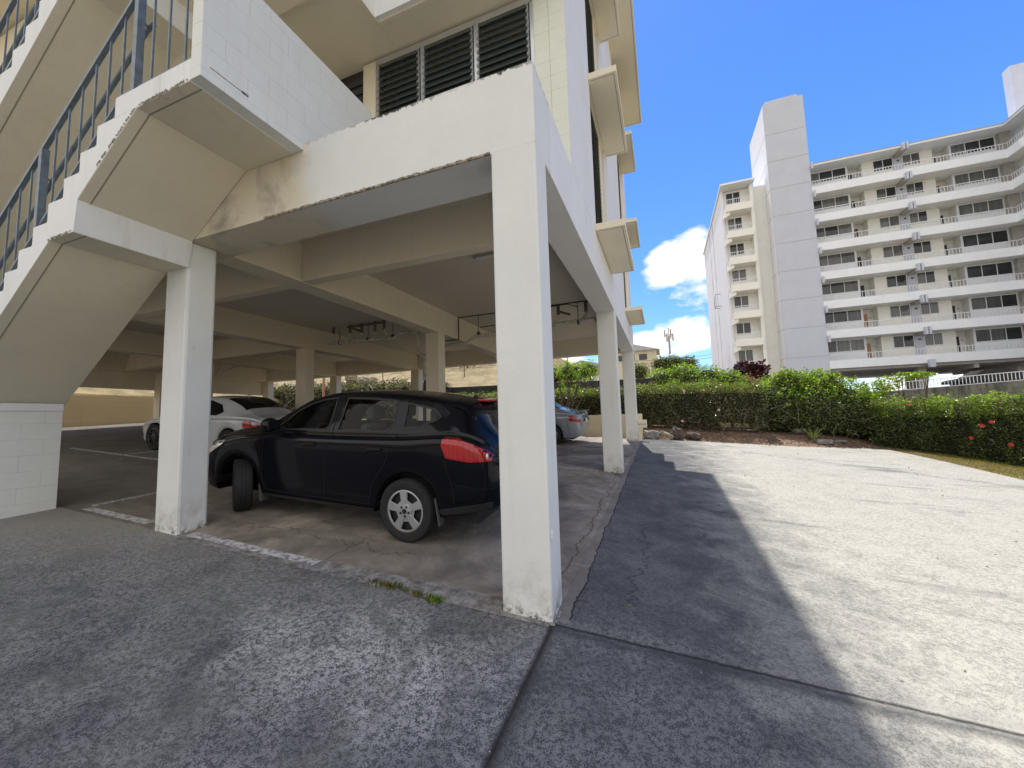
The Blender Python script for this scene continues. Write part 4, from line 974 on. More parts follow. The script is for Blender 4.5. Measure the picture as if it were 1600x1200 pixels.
# right hand hedge
hp = [(7.62,14.3),(8.9,13.0),(9.75,11.2),(10.3,9.2),(10.6,6.5)]
Hd = empty('hedge', (8.5, 13, .2)); tag(Hd, 'clipped green hibiscus hedge with red flowers along the right edge of the lot', 'hedge')
g0 = lambda x, y: gz(x, y)+.03
h1 = lambda x, y: 1.63+.004*(x-8)+.02*(14-y)*0
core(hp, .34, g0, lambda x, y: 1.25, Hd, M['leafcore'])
leaves('leaves', M['leaf'], shell_pts(hp, .60, g0, h1, 56000, .36, 1, .24), .060, Hd)
leaves('sunlit_top_leaves', M['leafbright'], shell_pts(hp, .58, lambda x, y: 1.18, lambda x, y: 1.72, 15000, .16, 2, .22), .06, Hd)  # sunlight on the hedge top put into a brighter leaf colour
for (u, v, s) in (((8.15,13.3,1.60), 0, 0),((9.25,11.6,1.60), 0, 0),((8.9,11.75,.95), 0, 0),((9.02,11.6,1.05), 0, 0),((8.75,11.95,.62), 0, 0),((9.15,11.3,.48), 0, 0),((9.45,10.9,1.15),0,0)):
    bloom((u[0]-.10, u[1]-.22, u[2]), .06, M['flower'], '', Hd)
# long hedge behind the sedan and the rear pillars
g1 = lambda x, y: hgt(x, y)+.12
hp = [(-9.5,14.3),(-3,14.2),(.5,14.1),(2.9,14.0),(4.3,14.1)]
Hm = empty('hedge', (0, 14.2, .8)); tag(Hm, 'long clipped green hedge behind the low cream wall and the rear pillars', 'hedge')
h2 = lambda x, y: 2.62 - .05*max(0, x-1.5) + (.0 if x > -3 else .012*(-3-x))
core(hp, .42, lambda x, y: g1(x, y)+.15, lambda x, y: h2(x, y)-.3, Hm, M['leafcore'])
leaves('leaves', M['leafhedge'], shell_pts(hp, .66, g1, h2, 60000, .38, 5, .20), .066, Hm)
twigs(Hm, 150, lambda: (random.uniform(-4, 4.4), 13.7+random.uniform(-.2, .3), gz(1, 13.7)+random.uniform(.15, .6)), .009, 'stems', 'bark', .6)
leaves('sunlit_top_leaves', M['leafbright'], shell_pts(hp, .64, lambda x, y: h2(x, y)-.22, lambda x, y: h2(x, y)+.05, 9000, .12, 6, .16), .062, Hm)  # brighter leaf colour along the top stands for sun on it
for p in ((1.62,13.32,2.38),(2.3,13.32,2.37),(2.75,13.3,1.62),(-2.1,13.4,1.7),(1.5,13.3,1.25)): bloom(p, .055, M['flowerpink'], '', Hm)
twigs(Hm, 60, lambda: (random.uniform(1, 4.2), 13.35+random.uniform(-.05, .2), random.uniform(.8, 1.6)), .006)
def bush(name, label, blobs, n, mat, size, trunk=None, cat='bush', tw=0, core_=True, mat2=None):
    x = np.mean([b[0] for b in blobs]); y = np.mean([b[1] for b in blobs])
    R_ = empty(name, (x, y, hgt(x, y))); tag(R_, label, cat)
    pts = []; top = []
    tot = sum(b[3]**2 for b in blobs)
    for i, (a, b, c, r, *q) in enumerate(blobs):
        rz = q[0] if q else r*.85; m = int(n*r*r/tot)
        d = rng.normal(size=(m, 3)); d /= np.linalg.norm(d, axis=1)[:, None]
        rad = 1 - np.abs(rng.normal(0, .16, m)); rad *= 1+.22*vnoise(d[:,0]*2+i, d[:,1]*2, d[:,2]*2, 2.3, i)
        P = np.stack([a+d[:,0]*r*rad, b+d[:,1]*r*rad, c+d[:,2]*rz*rad], 1)
        k = rng.uniform(0, 1, m) < np.clip(.72+.7*vnoise(P[:,0], P[:,1], P[:,2], 4.3, i+2), .05, 1)
        P = P[k & (P[:,2] > hgt(a, b)+.02)]; tp = P[:,2] > c+rz*.35
        if mat2 is not None: pts.append(P[~tp]); top.append(P[tp])
        else: pts.append(P)
    leaves('leaves', mat, np.concatenate(pts), size, R_)
    if mat2 is not None: leaves('sunlit_top_leaves', mat2, np.concatenate(top), size*1.05, R_)  # upper leaves coloured brighter, as lit from above
    mb = MB()
    for a, b, c, r, *q in blobs:
        g_ = hgt(a, b)
        for k in range(4):
            e = (a+random.gauss(0, r*.4), b+random.gauss(0, r*.3), c+random.uniform(-.2, .5)*r); m_ = (a+random.gauss(0, .08), b+random.gauss(0, .08), (g_+c)/2)
            mb.tube((a+random.gauss(0, .05), b, g_-.05), m_, .03, 6, r2=.02, caps=False); mb.tube(m_, e, .02, 6, r2=.008, caps=False)
    at(mb.build('branches', M['bark']), R_)
    if core_:
        mb = MB()
        for a, b, c, r, *q in blobs: mb.ball((a, b, c), r*.72, sc=(1, 1, (q[0]/r if q else .85)), nu=10, nv=7)
        at(mb.build('inner_foliage', M['leafcore']), R_)
    if tw: twigs(R_, tw, lambda: (lambda q: (q[0]+random.uniform(-1, 1)*q[3], q[1]-q[3]*.9, hgt(q[0], q[1])+random.uniform(.1, .9)))(random.choice(blobs)), .008, ln=.7)
    return R_
bush('bush', 'large dark green bush with bright top between the two hedges', [(4.9,14.6,1.55,.95,1.35),(5.9,14.5,1.45,1.05,1.45),(6.9,14.6,1.35,.95,1.3),(7.5,14.7,1.2,.72,1.1),(5.3,14.7,2.55,.6,.55),(6.4,14.7,2.4,.6,.6)], 46000, M['leaf'], .085, tw=70, mat2=M['leafbright'])
bush('bush', 'bushy bright green shrub rising behind the long hedge near the mast', [(.9,16.2,2.9,.75,.75),(1.8,16.3,3.0,.85,.75),(2.7,16.2,2.9,.8,.7),(3.5,16.1,2.75,.7,.6),(0,16.2,2.55,.6,.5),(1.3,15.7,2.4,.8,.6),(2.6,15.6,2.4,.8,.6)], 24000, M['leafbright'], .09)
bush('bush', 'pinkish orange croton shrub between the green bushes', [(4.25,16.4,2.55,.55,.5),(4.6,15.6,2.3,.5,.45)], 4200, M['leafpink'], .08)
bush('bush', 'small pinkish leaved shrub above the left end of the hedge', [(-.45,15.6,2.65,.45,.35),(.0,15.5,2.6,.4,.3)], 2600, M['leafpink'], .06)
bush('ti_plant', 'dark purple leaved ti plant in front of the apartment tower', [(4.55,18,3.45,.42,.42),(5.05,18,3.35,.38,.38),(4.2,18,3.2,.3,.3)], 900, M['leafpurple'], .26, cat='plant', core_=False)
bush('shrub', 'thin leafy branch spreading in front of the parking deck', [(8.3,14.9,2.35,.38,.28),(8.75,14.9,2.58,.30,.16),(9.3,14.9,2.62,.35,.10),(8.0,14.8,2.2,.35,.3)], 2300, M['leafbright'], .085, core_=False)
bush('tree', 'distant dark green tree beside the cream house', [(1.0,44,7.1,1.1),(2.2,44,7.0,1.2),(-1.5,44,6.4,1.2),(3.6,44,6.8,1.2)], 6000, M['leaf'], .22, cat='tree')
# dead vines and scrub on the bank behind the garage
bv = empty('vine_thicket', (-18, 15, 1.5)); tag(bv, 'tangle of dry brown vines covering the bank behind the parked cars', 'vines')
hp = [(-34,14.6),(-24,14.8),(-16,14.9),(-9.6,14.9)]
h3 = lambda x, y: 3.55+.028*(-x-10)
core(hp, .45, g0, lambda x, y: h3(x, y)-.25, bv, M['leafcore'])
leaves('dry_leaves', M['leafdark'], shell_pts(hp, .8, g0, h3, 26000, .35, 8, .25), .13, bv)
leaves('green_leaves', M['leaf'], shell_pts(hp, .8, g0, h3, 9000, .35, 9, .25), .12, bv)
twigs(bv, 420, lambda: (random.uniform(-32, -9.8), 14.05+random.uniform(-.1, .3), random.uniform(1.6, 3.6)), .016, 'dead_stems', ln=1.3)
bush('shrub', 'dry grey brown scrub on the bank seen right of the middle pillar', [(q, r, hgt(q, r)+.35, .8, .5) for q, r in ((-14.3,21.5),(-12.9,22.4),(-11.6,21.4),(-10.2,22.2),(-15.8,22.3),(-13.5,19.6))], 5200, M['leafdark'], .10, core_=False, tw=70)
bush('shrub', 'dark green scrub at the top of the dry bank', [(q, r, hgt(q, r)+.4, 1.0, .6) for q, r in ((-8.6,22.6),(-17.6,22.8),(-20,23.5),(-23,23),(-27,24),(-12.2,24))], 6500, M['leaf'], .10, core_=False)
for i, x in enumerate((-13.6, -10.6, -16.8)):
    p = MB().tube((x, 19, hgt(x, 19)-.1), (x, 19, hgt(x, 19)+1.05), .03, 8).build('fence_post', M['darkmetal'], smooth=True)
    tag(p, ('thin dark fence post seen between the middle and corner pillars', 'thin dark fence post nearest the corner pillar, right of the first', 'thin dark fence post furthest left on the bank')[i], 'post', 'fence posts on the bank')
p = MB().tube((-16.4, 13.6, gz(-16.4, 13.6)), (-16.4, 13.6, 4.6), .07, 10).build('drain_post', simple('salmon_pipe', (.50,.24,.17), .6), smooth=True); tag(p, 'salmon coloured upright pipe between two garage pillars', 'pipe')
p = MB().tube((-24.5, 13.4, gz(-24.5, 13.4)), (-24.5, 13.4, 4.9), .05, 10).build('drain_post', M['aptgrey'], smooth=True); tag(p, 'pale thin upright pipe in front of the vines', 'pipe')
# dracaena clump between corner pillar and second pillar
Dr = empty('dracaena', (-2.9, 12.95, .9)); tag(Dr, 'clump of tall strappy leaved dracaena behind the low cream wall', 'plant')
mb = MB(); lf = MB()
heads = [(-2.95,12.95,2.75),(-2.6,13.0,3.25),(-2.25,13.0,3.05),(-2.0,12.95,3.45),(-2.75,13.1,3.7),(-1.75,13.0,3.1),(-2.4,13.1,2.6),(-3.1,13.0,3.3)]
for h in heads:
    b = Vector((-2.9+random.uniform(-.12, .12), 12.95, gz(-2.9, 12.9))); m_ = b.lerp(Vector(h), .5)+Vector((random.uniform(-.1, .1), 0, .1))
    mb.tube(b, m_, .035, 7, r2=.025); mb.tube(m_, h, .025, 7, r2=.018)
    for k in range(46):
        a = random.uniform(0, 6.28); e = random.uniform(-.25, 1.3); L_ = random.uniform(.3, .5); d = Vector((math.cos(a)*math.cos(e), math.sin(a)*math.cos(e), math.sin(e))); s = d.cross(Vector((0,0,1))).normalized()*.014
        p0 = Vector(h); p1 = p0+d*L_*.55; p2 = p0+d*L_+Vector((0, 0, -L_*.28))
        lf.add([p0-s*.5, p0+s*.5, p1+s, p1-s], [(0,1,2,3)]); lf.add([p1-s, p1+s, p2], [(0,1,2)])
at(mb.build('stem', M['bark'], smooth=True), Dr); at(lf.build('leaves', M['leafbright'], fixn=False), Dr)
# agave sprout at the edge of the bed
Ag = MB()
for k in range(9):
    a = -1.2+k*.32+random.uniform(-.1, .1); L_ = random.uniform(.28, .52); b = Vector((5.55, 13.35, hgt(5.55, 13.35)-.02))
    d = Vector((math.sin(a-.1)*.55, random.uniform(-.25, .25), 1)).normalized(); s = Vector((1, 0, 0)).cross(d).cross(d).normalized()*.028
    s = Vector((d.z, 0, -d.x))*.028; p1 = b+d*L_*.5; p2 = b+d*L_+Vector((math.sin(a)*.12, 0, 0))
    Ag.add([b-s*.6, b+s*.6, p1+s, p1-s], [(0,1,2,3)]); Ag.add([p1-s, p1+s, p2], [(0,1,2)])
o = Ag.build('agave', M['leafagave'], fixn=False); tag(o, 'young yellow green agave on the soil in front of the bushes', 'plant')
# rocks and rubble
def rock(name, x, y, s, mat, label, cat='rock', rz=0, tilt=0, cube=.5, lift=0):
    bm = bmesh.new(); bmesh.ops.create_icosphere(bm, subdivisions=3, radius=1)
    for v in bm.verts:
        c = v.co; m_ = max(abs(c.x), abs(c.y), abs(c.z)); c2 = c/m_; c3 = c*(1-cube)+c2*cube*.85
        k = 1+.14*math.sin(c.x*5+x*9)*math.cos(c.y*4+y*7)+.08*math.sin(c.z*9+c.x*7)+random.gauss(0, .012); v.co = c3*k
    me = bpy.data.meshes.new(name); bm.to_mesh(me); bm.free(); me.materials.append(mat); me.polygons.foreach_set('use_smooth', [True]*len(me.polygons))
    try: me.set_sharp_from_angle(angle=math.radians(30))
    except Exception: pass
    o = bpy.data.objects.new(name, me); COL.objects.link(o); o.scale = s; o.rotation_euler = (tilt*.4, tilt, rz); o.location = (x, y, hgt(x, y)+s[2]*.75+lift); tag(o, label, cat); return o
for i, (x, y) in enumerate(((-19.8,19.4),(-17.6,18.4))):
    rock('boulder', x, y, (random.uniform(.5, .9), .5, random.uniform(.3, .5)), M['rocktan'], ('left one of the two pale boulders on the dry bank behind the garage', 'right one of the two pale boulders on the dry bank behind the garage')[i], 'boulder', x, 0, .3)['group'] = 'boulders on the dry bank'
bush('bush', 'yellow green shrub behind the strappy dracaena beside the white walled house', [(-3.9,19,4.0,.8,.6),(-3.0,19.4,4.1,.7,.6),(-4.9,19.5,4.0,.7,.6)], 5200, M['leafbright'], .11)
rock('rubble_block', .42, 12.25, (.30,.13,.18), M['rockgrey'], 'dark grey broken concrete block beside the rear pillar', 'rubble', .1, 0, .85)
rock('rubble_block', .92, 12.3, (.27,.09,.08), M['rocktan'], 'tan rough slab of concrete leaning beside the dark block', 'rubble', .2, .5, .8, .10)
rock('rock', 1.25, 12.45, (.22,.17,.22), M['rock'], 'tallest brown rock standing at the edge of the bed', 'rock', .5, .5, .55, .02)
rock('rock', 1.78, 12.55, (.27,.16,.13), M['rock'], 'low dark rock at the right end of the rock row', 'rock', -.2, .1, .4)
rock('rubble_block', 5.75, 13.05, (.27,.10,.09), M['rockgrey'], 'light grey concrete block lying near the agave', 'rubble', .1, 0, .9)
rock('rubble_block', 6.3, 13.42, (.20,.08,.05), M['rockgrey'], 'thin flat grey slab right of the light grey block', 'rubble', -.3, 0, .7)
rock('rock', 5.35, 14.0, (.22,.16,.11), M['rockgrey'], 'low dusty stone behind the agave', 'rock', .6, 0, .4)
# dead leaves on the soil
pts = []
for i in range(2600):
    x = rng.uniform(.3, 8.2); y = 12.2+rng.uniform(0, 2.0)+max(0, x-4)*.25
    pts.append((x, y, hgt(x, y)+.012))
o = leaves('leaf_litter', M['leafdark'], pts, .055, None, up=0); tag(o, 'dry fallen leaves scattered on the reddish soil under the hedges', 'leaf litter', kind='stuff')
pts = []
for i in range(150):
    x = rng.uniform(-4, 7); y = rng.uniform(-2.0, 11.5)
    if -5.6 < x < .1 and .1 < y: continue
    pts.append((x, y, gz(x, y)+.004))
o = leaves('fallen_leaves', M['leafdark'], pts, .035, None, up=0); tag(o, 'tiny dry leaf bits scattered over the concrete lot', 'leaf litter', kind='stuff')
mb = MB()
for i in range(260):
    x = rng.uniform(-4, 6); y = rng.uniform(-2.0, 6); r_ = rng.uniform(.0015, .0045)
    if -5.6 < x < .1 and .1 < y: continue
    mb.ball((x, y, gz(x, y)+r_*.3), r_, nu=5, nv=3)
o = mb.build('grit', M['palecon']); tag(o, 'pale grit and tiny pebbles strewn over the concrete lot', 'grit', kind='stuff')
M['leaflot'] = M['leafdark']
for i, (x, y) in enumerate(((-.22,-1.02),(.95,-.02),(1.4,2.2))): 
    pass
# ================================================================== CARS
def pchip(xs, ys, x):
    xs = np.asarray(xs, float); ys = np.asarray(ys, float); h = np.diff(xs); d = np.diff(ys)/h; m = np.zeros(len(xs))
    for i in range(1, len(xs)-1):
        if d[i-1]*d[i] > 0: w1 = 2*h[i]+h[i-1]; w2 = h[i]+2*h[i-1]; m[i] = (w1+w2)/(w1/d[i-1]+w2/d[i])
    m[0] = d[0]; m[-1] = d[-1]
    i = np.clip(np.searchsorted(xs, x)-1, 0, len(h)-1); t_ = (x-xs[i])/h[i]
    return (2*t_**3-3*t_**2+1)*ys[i]+(t_**3-2*t_**2+t_)*h[i]*m[i]+(-2*t_**3+3*t_**2)*ys[i+1]+(t_**3-t_**2)*h[i]*m[i+1]
class Car:
    """body lofted from stations along x (0 = nose). Local frame: x back, y left-negative, z up from the ground"""
    KEYS = ('W', 'zb', 'belt', 'Wg', 'zg', 'Wr', 'zr', 'zc')
    def __init__(s, root, sp, paint):
        s.r = root; s.sp = sp; s.paint = paint; s.X = [k[0] for k in sp['st']]
        s.tab = {k: [q[i+1] for q in sp['st']] for i, k in enumerate(s.KEYS)}
        s.L = s.X[-1]
    def P(s, x):
        p = {k: float(pchip(s.X, s.tab[k], np.array([x]))[0]) for k in s.KEYS}
        for wx in s.sp['axles']:
            d = abs(x-wx); R = s.sp['arch']
            if d < R: p['zb'] = max(p['zb'], s.sp['tyre'] + math.sqrt(R*R-d*d)*.98)
        return p
    def ctrl(s, x):
        p = s.P(x); W, zb, bl, Wg, zg, Wr, zr, zc = [p[k] for k in s.KEYS]; tk = s.sp.get('tuck', .05)
        zm = zb+(bl-zb)*.5
        bu = s.sp.get('crease', .012)
        return [(W-.22, zb-.0), (W-tk-.01, zb), (W-tk*.7, zb+.015), (W-tk*.15, zb+(bl-zb)*.28), (W, zb+(bl-zb)*.62), (W-.004, bl-.10), (W-.022, bl-.035), (Wg+.006, bl-.004), (Wg, zg), (Wg+(Wr-Wg)*.5, (zg+zr)/2), (Wr, zr), (Wr-.06, zr+(zc-zr)*.55), (Wr*.55, zc-.012*(1)), (0, zc)]
    def sec(s, x, sub=4):
        c = np.array(s.ctrl(x)); out = []
        u = np.linspace(0, len(c)-1, (len(c)-1)*sub+1); k = np.arange(len(c))
        return np.stack([pchip(k, c[:,0], u), pchip(k, c[:,1], u)], 1)
    def stations(s):
        L = s.L; a = list(np.linspace(.0, .35, 12)) + list(np.arange(.4, L-.4, .045)) + list(np.linspace(L-.38, L, 16))
        return a
    def loft(s, name, umin, umax, mat, sub=4, off=0, x0=None, x1=None, parent=None, sides=(-1, 1), filt=None):
        xs_ = [x for x in s.stations() if (x0 is None or x >= x0-1e-6) and (x1 is None or x <= x1+1e-6)]
        if x0 is not None and xs_[0] > x0+1e-4: xs_ = [x0]+xs_
        if x1 is not None and xs_[-1] < x1-1e-4: xs_ = xs_+[x1]
        mb = MB()
        for sd in sides:
            G_ = [s.sec(x, sub)[umin*sub:umax*sub+1] for x in xs_]; o = len(mb.v); m_ = len(G_[0])
            for x, g in zip(xs_, G_):
                for k, (y, z) in enumerate(g):
                    if off:
                        a = g[min(k+1, m_-1)]-g[max(k-1, 0)]; n_ = np.array([a[1], -a[0]]); n_ /= (np.linalg.norm(n_)+1e-9); y += n_[0]*off; z += n_[1]*off
                    mb.v.append((x, sd*y, z))
            for i in range(len(xs_)-1):
                for k in range(m_-1):
                    if filt and filt((xs_[i]+xs_[i+1])/2, (G_[i][k][1]+G_[i+1][k+1][1])/2, k/sub+umin): continue
                    mb.f.append((o+i*m_+k, o+(i+1)*m_+k, o+(i+1)*m_+k+1, o+i*m_+k+1)); mb.m.append(0)
        return mb
    def ypt(s, x, z):          # half width of the body at (x, z)
        g = s.sec(x, 6); j = len(g)-1
        for k in range(6, len(g)-1):
            if g[k][1] <= z <= g[k+1][1]: t_ = (z-g[k][1])/max(1e-6, g[k+1][1]-g[k][1]); return g[k][0]+(g[k+1][0]-g[k][0])*t_
        return g[np.argmin(np.abs(g[:,1]-z))][0]
    def side_patch(s, name, poly, mat, off=.004, sides=(-1, 1), parent=None, holes=(), dx=.045, smooth=True, thick=0):
        def inp(p, q):
            c = False; n = len(q)
            for i in range(n):
                a, b = q[i], q[(i+1) % n]
                if (a[1] > p[1]) != (b[1] > p[1]) and p[0] < (b[0]-a[0])*(p[1]-a[1])/(b[1]-a[1])+a[0]: c = not c
            return c
        V = []; Ed = []
        for pl in (poly,)+tuple(holes):
            o = len(V); m = 0
            for i in range(len(pl)):
                a, b = Vector(pl[i]), Vector(pl[(i+1) % len(pl)]); k = max(1, int((b-a).length/dx))
                for j in range(k): V.append(a.lerp(b, j/k)); m += 1
            Ed += [(o+i, o+(i+1) % m) for i in range(m)]
        xs2 = [p[0] for p in poly]; zs2 = [p[1] for p in poly]; x = min(xs2)+dx*.5
        while x < max(xs2):
            z = min(zs2)+dx*.5
            while z < max(zs2):
                if inp((x, z), poly) and not any(inp((x, z), h) for h in holes): V.append(Vector((x, z)))
                z += dx
            x += dx
        r_ = delaunay_2d_cdt(V, Ed, [], 0, 1e-5); vv, ff = r_[0], r_[2]
        objs = []
        for sd in sides:
            mb = MB(); mb.v = [(v.x, sd*(s.ypt(v.x, v.y)+off), v.y) for v in vv]
            for f in ff:
                c = (sum(vv[i].x for i in f)/len(f), sum(vv[i].y for i in f)/len(f))
                if inp(c, poly) and not any(inp(c, h) for h in holes): mb.f.append(tuple(f)); mb.m.append(0)
            objs.append(mb.build(name, mat, parent or s.r, smooth=smooth))
        return objs
    def strip(s, name, pts, w, mat, off=.006, sides=(-1, 1), parent=None):
        for sd in sides:
            mb = MB(); P_ = []
            for i in range(len(pts)-1):
                a, b = Vector(pts[i]), Vector(pts[i+1]); k = max(1, int((b-a).length/.05))
                for j in range(k): P_.append(a.lerp(b, j/k))
            P_.append(Vector(pts[-1])); n = len(P_)
            for i, p in enumerate(P_):
                d = (P_[min(i+1, n-1)]-P_[max(i-1, 0)]).normalized(); q = Vector((-d.y, d.x))*w/2
                for e in (p-q, p+q): mb.v.append((e.x, sd*(s.ypt(e.x, e.y)+off), e.y))
            mb.f = [(2*i, 2*i+2, 2*i+3, 2*i+1) for i in range(n-1)]; mb.m = [0]*(n-1)
            mb.build(name, mat, parent or s.r, smooth=True)
def wheel(root, x, y, r, w, side, steer=0, spokes=5, rimr=.67, dark=False):
    T_r = Matrix.Translation((x, y, r)) @ Matrix.Rotation(steer, 4, 'Z')
    s = side
    t_ = MB(); pr = [(r*rimr, -w*.42), (r*.80, -w*.5), (r*.95, -w*.46), (r, -w*.34), (r, -w*.12), (r*.985, -w*.11), (r*.985, -w*.09), (r, -w*.08), (r, w*.08), (r*.985, w*.09), (r*.985, w*.11), (r, w*.12), (r, w*.34), (r*.95, w*.46), (r*.80, w*.5), (r*rimr, w*.42)]
    t_.lathe(pr, (0, 0, 0), n=56)
    o = t_.build('wheel', M['rubber'], root, smooth=True, M=T_r)
    R = r*rimr; h = MB(); f = s*w*.40
    h.lathe([(R*1.0, f*.9), (R*1.0, f*1.06), (R*.93, f*1.10), (R*.90, f*.95)], (0, 0, 0), n=48)
    h.lathe([(R*.36, f*.9), (R*.36, f*1.10), (R*.30, f*1.16), (.0001, f*1.18)], (0, 0, 0), n=30)
    a0 = math.radians(98)
    for k in range(spokes):
        a = a0+2*math.pi*k/spokes; ww = R*.235 if spokes == 5 else R*.07
        def pt(rad, off_, d): return (math.cos(a)*rad-math.sin(a)*off_, f*d, math.sin(a)*rad+math.cos(a)*off_)
        h.hexa([pt(R*.30, -ww*.62, .98), pt(R*.95, -ww*1.0, .98), pt(R*.95, ww*1.0, .98), pt(R*.30, ww*.62, .98)], [pt(R*.30, -ww*.5, 1.17), pt(R*.95, -ww*.82, 1.10), pt(R*.95, ww*.82, 1.10), pt(R*.30, ww*.5, 1.17)])
        b = a+math.pi/spokes    # recessed webbing between the spokes
        def pb(rad, off_, d): return (math.cos(b)*rad-math.sin(b)*off_, f*d, math.sin(b)*rad+math.cos(b)*off_)
        if spokes == 5: h.hexa([pb(R*.28, -ww*.5, .9), pb(R*.50, -ww*1.2, .9), pb(R*.50, ww*1.2, .9), pb(R*.28, ww*.5, .9)], [pb(R*.28, -ww*.5, 1.03), pb(R*.50, -ww*1.2, 1.0), pb(R*.50, ww*1.2, 1.0), pb(R*.28, ww*.5, 1.03)])
    h.build('hubcap' if not dark else 'rim', M['hub'] if not dark else M['darkrim'], o, smooth=True, M=T_r)
    d = MB().lathe([(R*.99, f*.55), (.0001, f*.55)], (0, 0, 0), n=30); d.build('brake_backing', M['trim'], o, M=T_r)
    nuts = MB()
    for k in range(5):
        a = a0+math.pi/5+2*math.pi*k/5; c = (math.cos(a)*R*.235, f*1.16, math.sin(a)*R*.235); nuts.tube(c, (c[0], f*1.205, c[2]), R*.062, 10)
    nuts.tube((0, f*1.17, 0), (0, f*1.22, 0), R*.12, 16)
    nuts.build('wheel_nuts', M['trim'], o, M=T_r)
    return o
M['darkrim'] = simple('dark_alloy_rim', (.10,.105,.11), .35, metal=.6)
def car_common(c, under=True):
    sp = c.sp; L = c.L
    body = c.loft('body', 0, 8, c.paint).build('body', c.paint, c.r, smooth=True)
    # end caps
    for x in (0.0, L):
        g = c.sec(x, 4)[:33 if x > 1 else 33]; pts = [(x, -a, b) for a, b in g]+[(x, a, b) for a, b in g[::-1]]
        MB().add(pts, [tuple(range(len(pts)))]).build('end_panel', c.paint, c.r)
    ub = MB().box(.25, L-.25, -c.tab['W'][5]+.24, c.tab['W'][5]-.24, sp['clear'], sp['clear']+.25); ub.build('underbody', M['trim'], c.r)
    for wx in sp['axles']:       # wheel housings
        for sd in (-1, 1):
            mb = MB(); n = 18; y0, y1 = sd*(sp['hw']-.04), sd*(sp['hw']-.34); R = sp['arch']
            for i in range(n+1):
                a = math.pi*i/n; mb.v += [(wx+math.cos(a)*R*1.0, y0, sp['tyre']+math.sin(a)*R*.98), (wx+math.cos(a)*R, y1, sp['tyre']+math.sin(a)*R*.98)]
            mb.f = [(2*i, 2*i+2, 2*i+3, 2*i+1) for i in range(n)]; mb.m = [0]*n
            mb.add([(wx+math.cos(math.pi*i/n)*R, y1, sp['tyre']+math.sin(math.pi*i/n)*R) for i in range(n+1)], [tuple(range(n+1))])
            mb.build('wheel_housing', M['gasket'], c.r)
    return body
TILT = Matrix.Rotation(math.atan(S_), 4, 'X') @ Matrix.Rotation(-math.atan(T_), 4, 'Y')
def place_car(root, x, y, yawd=0):
    root.matrix_world = Matrix.Translation((x, y, gz(x, y)+.006)) @ TILT @ Matrix.Rotation(math.radians(yawd), 4, 'Z')

# ---------------- black SUV (side glass is open geometry with panes; seats inside)
S = empty('parked_car'); tag(S, 'black compact SUV parked across the front bay beside the corner pillar', 'car')
#        x     W     zb   belt   Wg    zg    Wr    zr    zc
st = [(0.00,.50,.38,.66,.44,.68,.34,.69,.70),
      (0.06,.66,.30,.72,.60,.75,.50,.77,.79),
      (0.20,.80,.25,.81,.73,.85,.62,.88,.91),
      (0.50,.875,.24,.92,.80,.96,.68,1.01,1.04),
      (0.95,.895,.26,1.02,.82,1.06,.70,1.10,1.13),
      (1.25,.90,.28,1.055,.80,1.10,.69,1.15,1.19),
      (1.57,.90,.26,1.075,.79,1.11,.66,1.30,1.36),
      (1.98,.90,.26,1.09,.785,1.125,.61,1.50,1.565),
      (2.40,.90,.26,1.10,.785,1.135,.60,1.58,1.645),
      (2.95,.90,.27,1.12,.785,1.155,.60,1.585,1.665),
      (3.55,.90,.28,1.15,.78,1.18,.59,1.555,1.64),
      (3.95,.895,.30,1.19,.77,1.22,.57,1.50,1.595),
      (4.12,.89,.33,1.20,.76,1.24,.56,1.46,1.57),
      (4.27,.875,.36,1.19,.74,1.22,.56,1.38,1.49),
      (4.40,.85,.39,1.15,.72,1.18,.56,1.26,1.35),
      (4.53,.80,.42,1.08,.67,1.10,.54,1.15,1.21),
      (4.61,.72,.44,.98,.60,1.00,.46,1.05,1.09),
      (4.645,.60,.46,.86,.50,.88,.38,.93,.96)]
sp = dict(st=st, axles=(.93, 3.62), arch=.405, tyre=.345, clear=.24, hw=.90, tuck=.06)
c = Car(S, sp, M['black'])
car_common(c)
# greenhouse side panel with real window openings
def zwin(x, f_):       # f_ 0 at belt, 1 at roof rail
    p = c.P(x); return p['zg']+(p['zr']-p['zg'])*f_
side_x0, side_x1 = 1.30, 4.48
N = 40; xsS = np.linspace(side_x0, side_x1, N)
outer = [(x, zwin(x, 0.0)) for x in xsS] + [(x, zwin(x, 1.0)) for x in xsS[::-1]]
wf = [(1.66,.10),(2.60,.05),(2.62,.93),(2.20,.93)]
w1 = [(1.50, zwin(1.50,.10)), (2.40, zwin(2.40,.06)), (2.39, zwin(2.39,.93)), (2.18, zwin(2.18,.93)), (1.98, zwin(1.98,.90)), (1.78, zwin(1.78,.84))]
w2 = [(2.54, zwin(2.54,.05)), (3.26, zwin(3.26,.05)), (3.34, zwin(3.34,.30)), (3.30, zwin(3.30,.92)), (2.95, zwin(2.95,.93)), (2.56, zwin(2.56,.93))]
w3 = [(3.48, zwin(3.48,.14)), (3.66, zwin(3.66,.18)), (3.88, zwin(3.88,.44)), (3.92, zwin(3.92,.56)), (3.80, zwin(3.80,.80)), (3.45, zwin(3.45,.88))]
c.side_patch('window_frame', outer, M['black'], off=0, holes=(w1, w2, w3), dx=.07)
for w_ in (w1, w2, w3): c.side_patch('window', w_, M['cglass'], off=-.008, dx=.09)
for w_ in (w1, w2, w3): c.strip('window_seal', w_+[w_[0]], .022, M['trim'], off=.003)
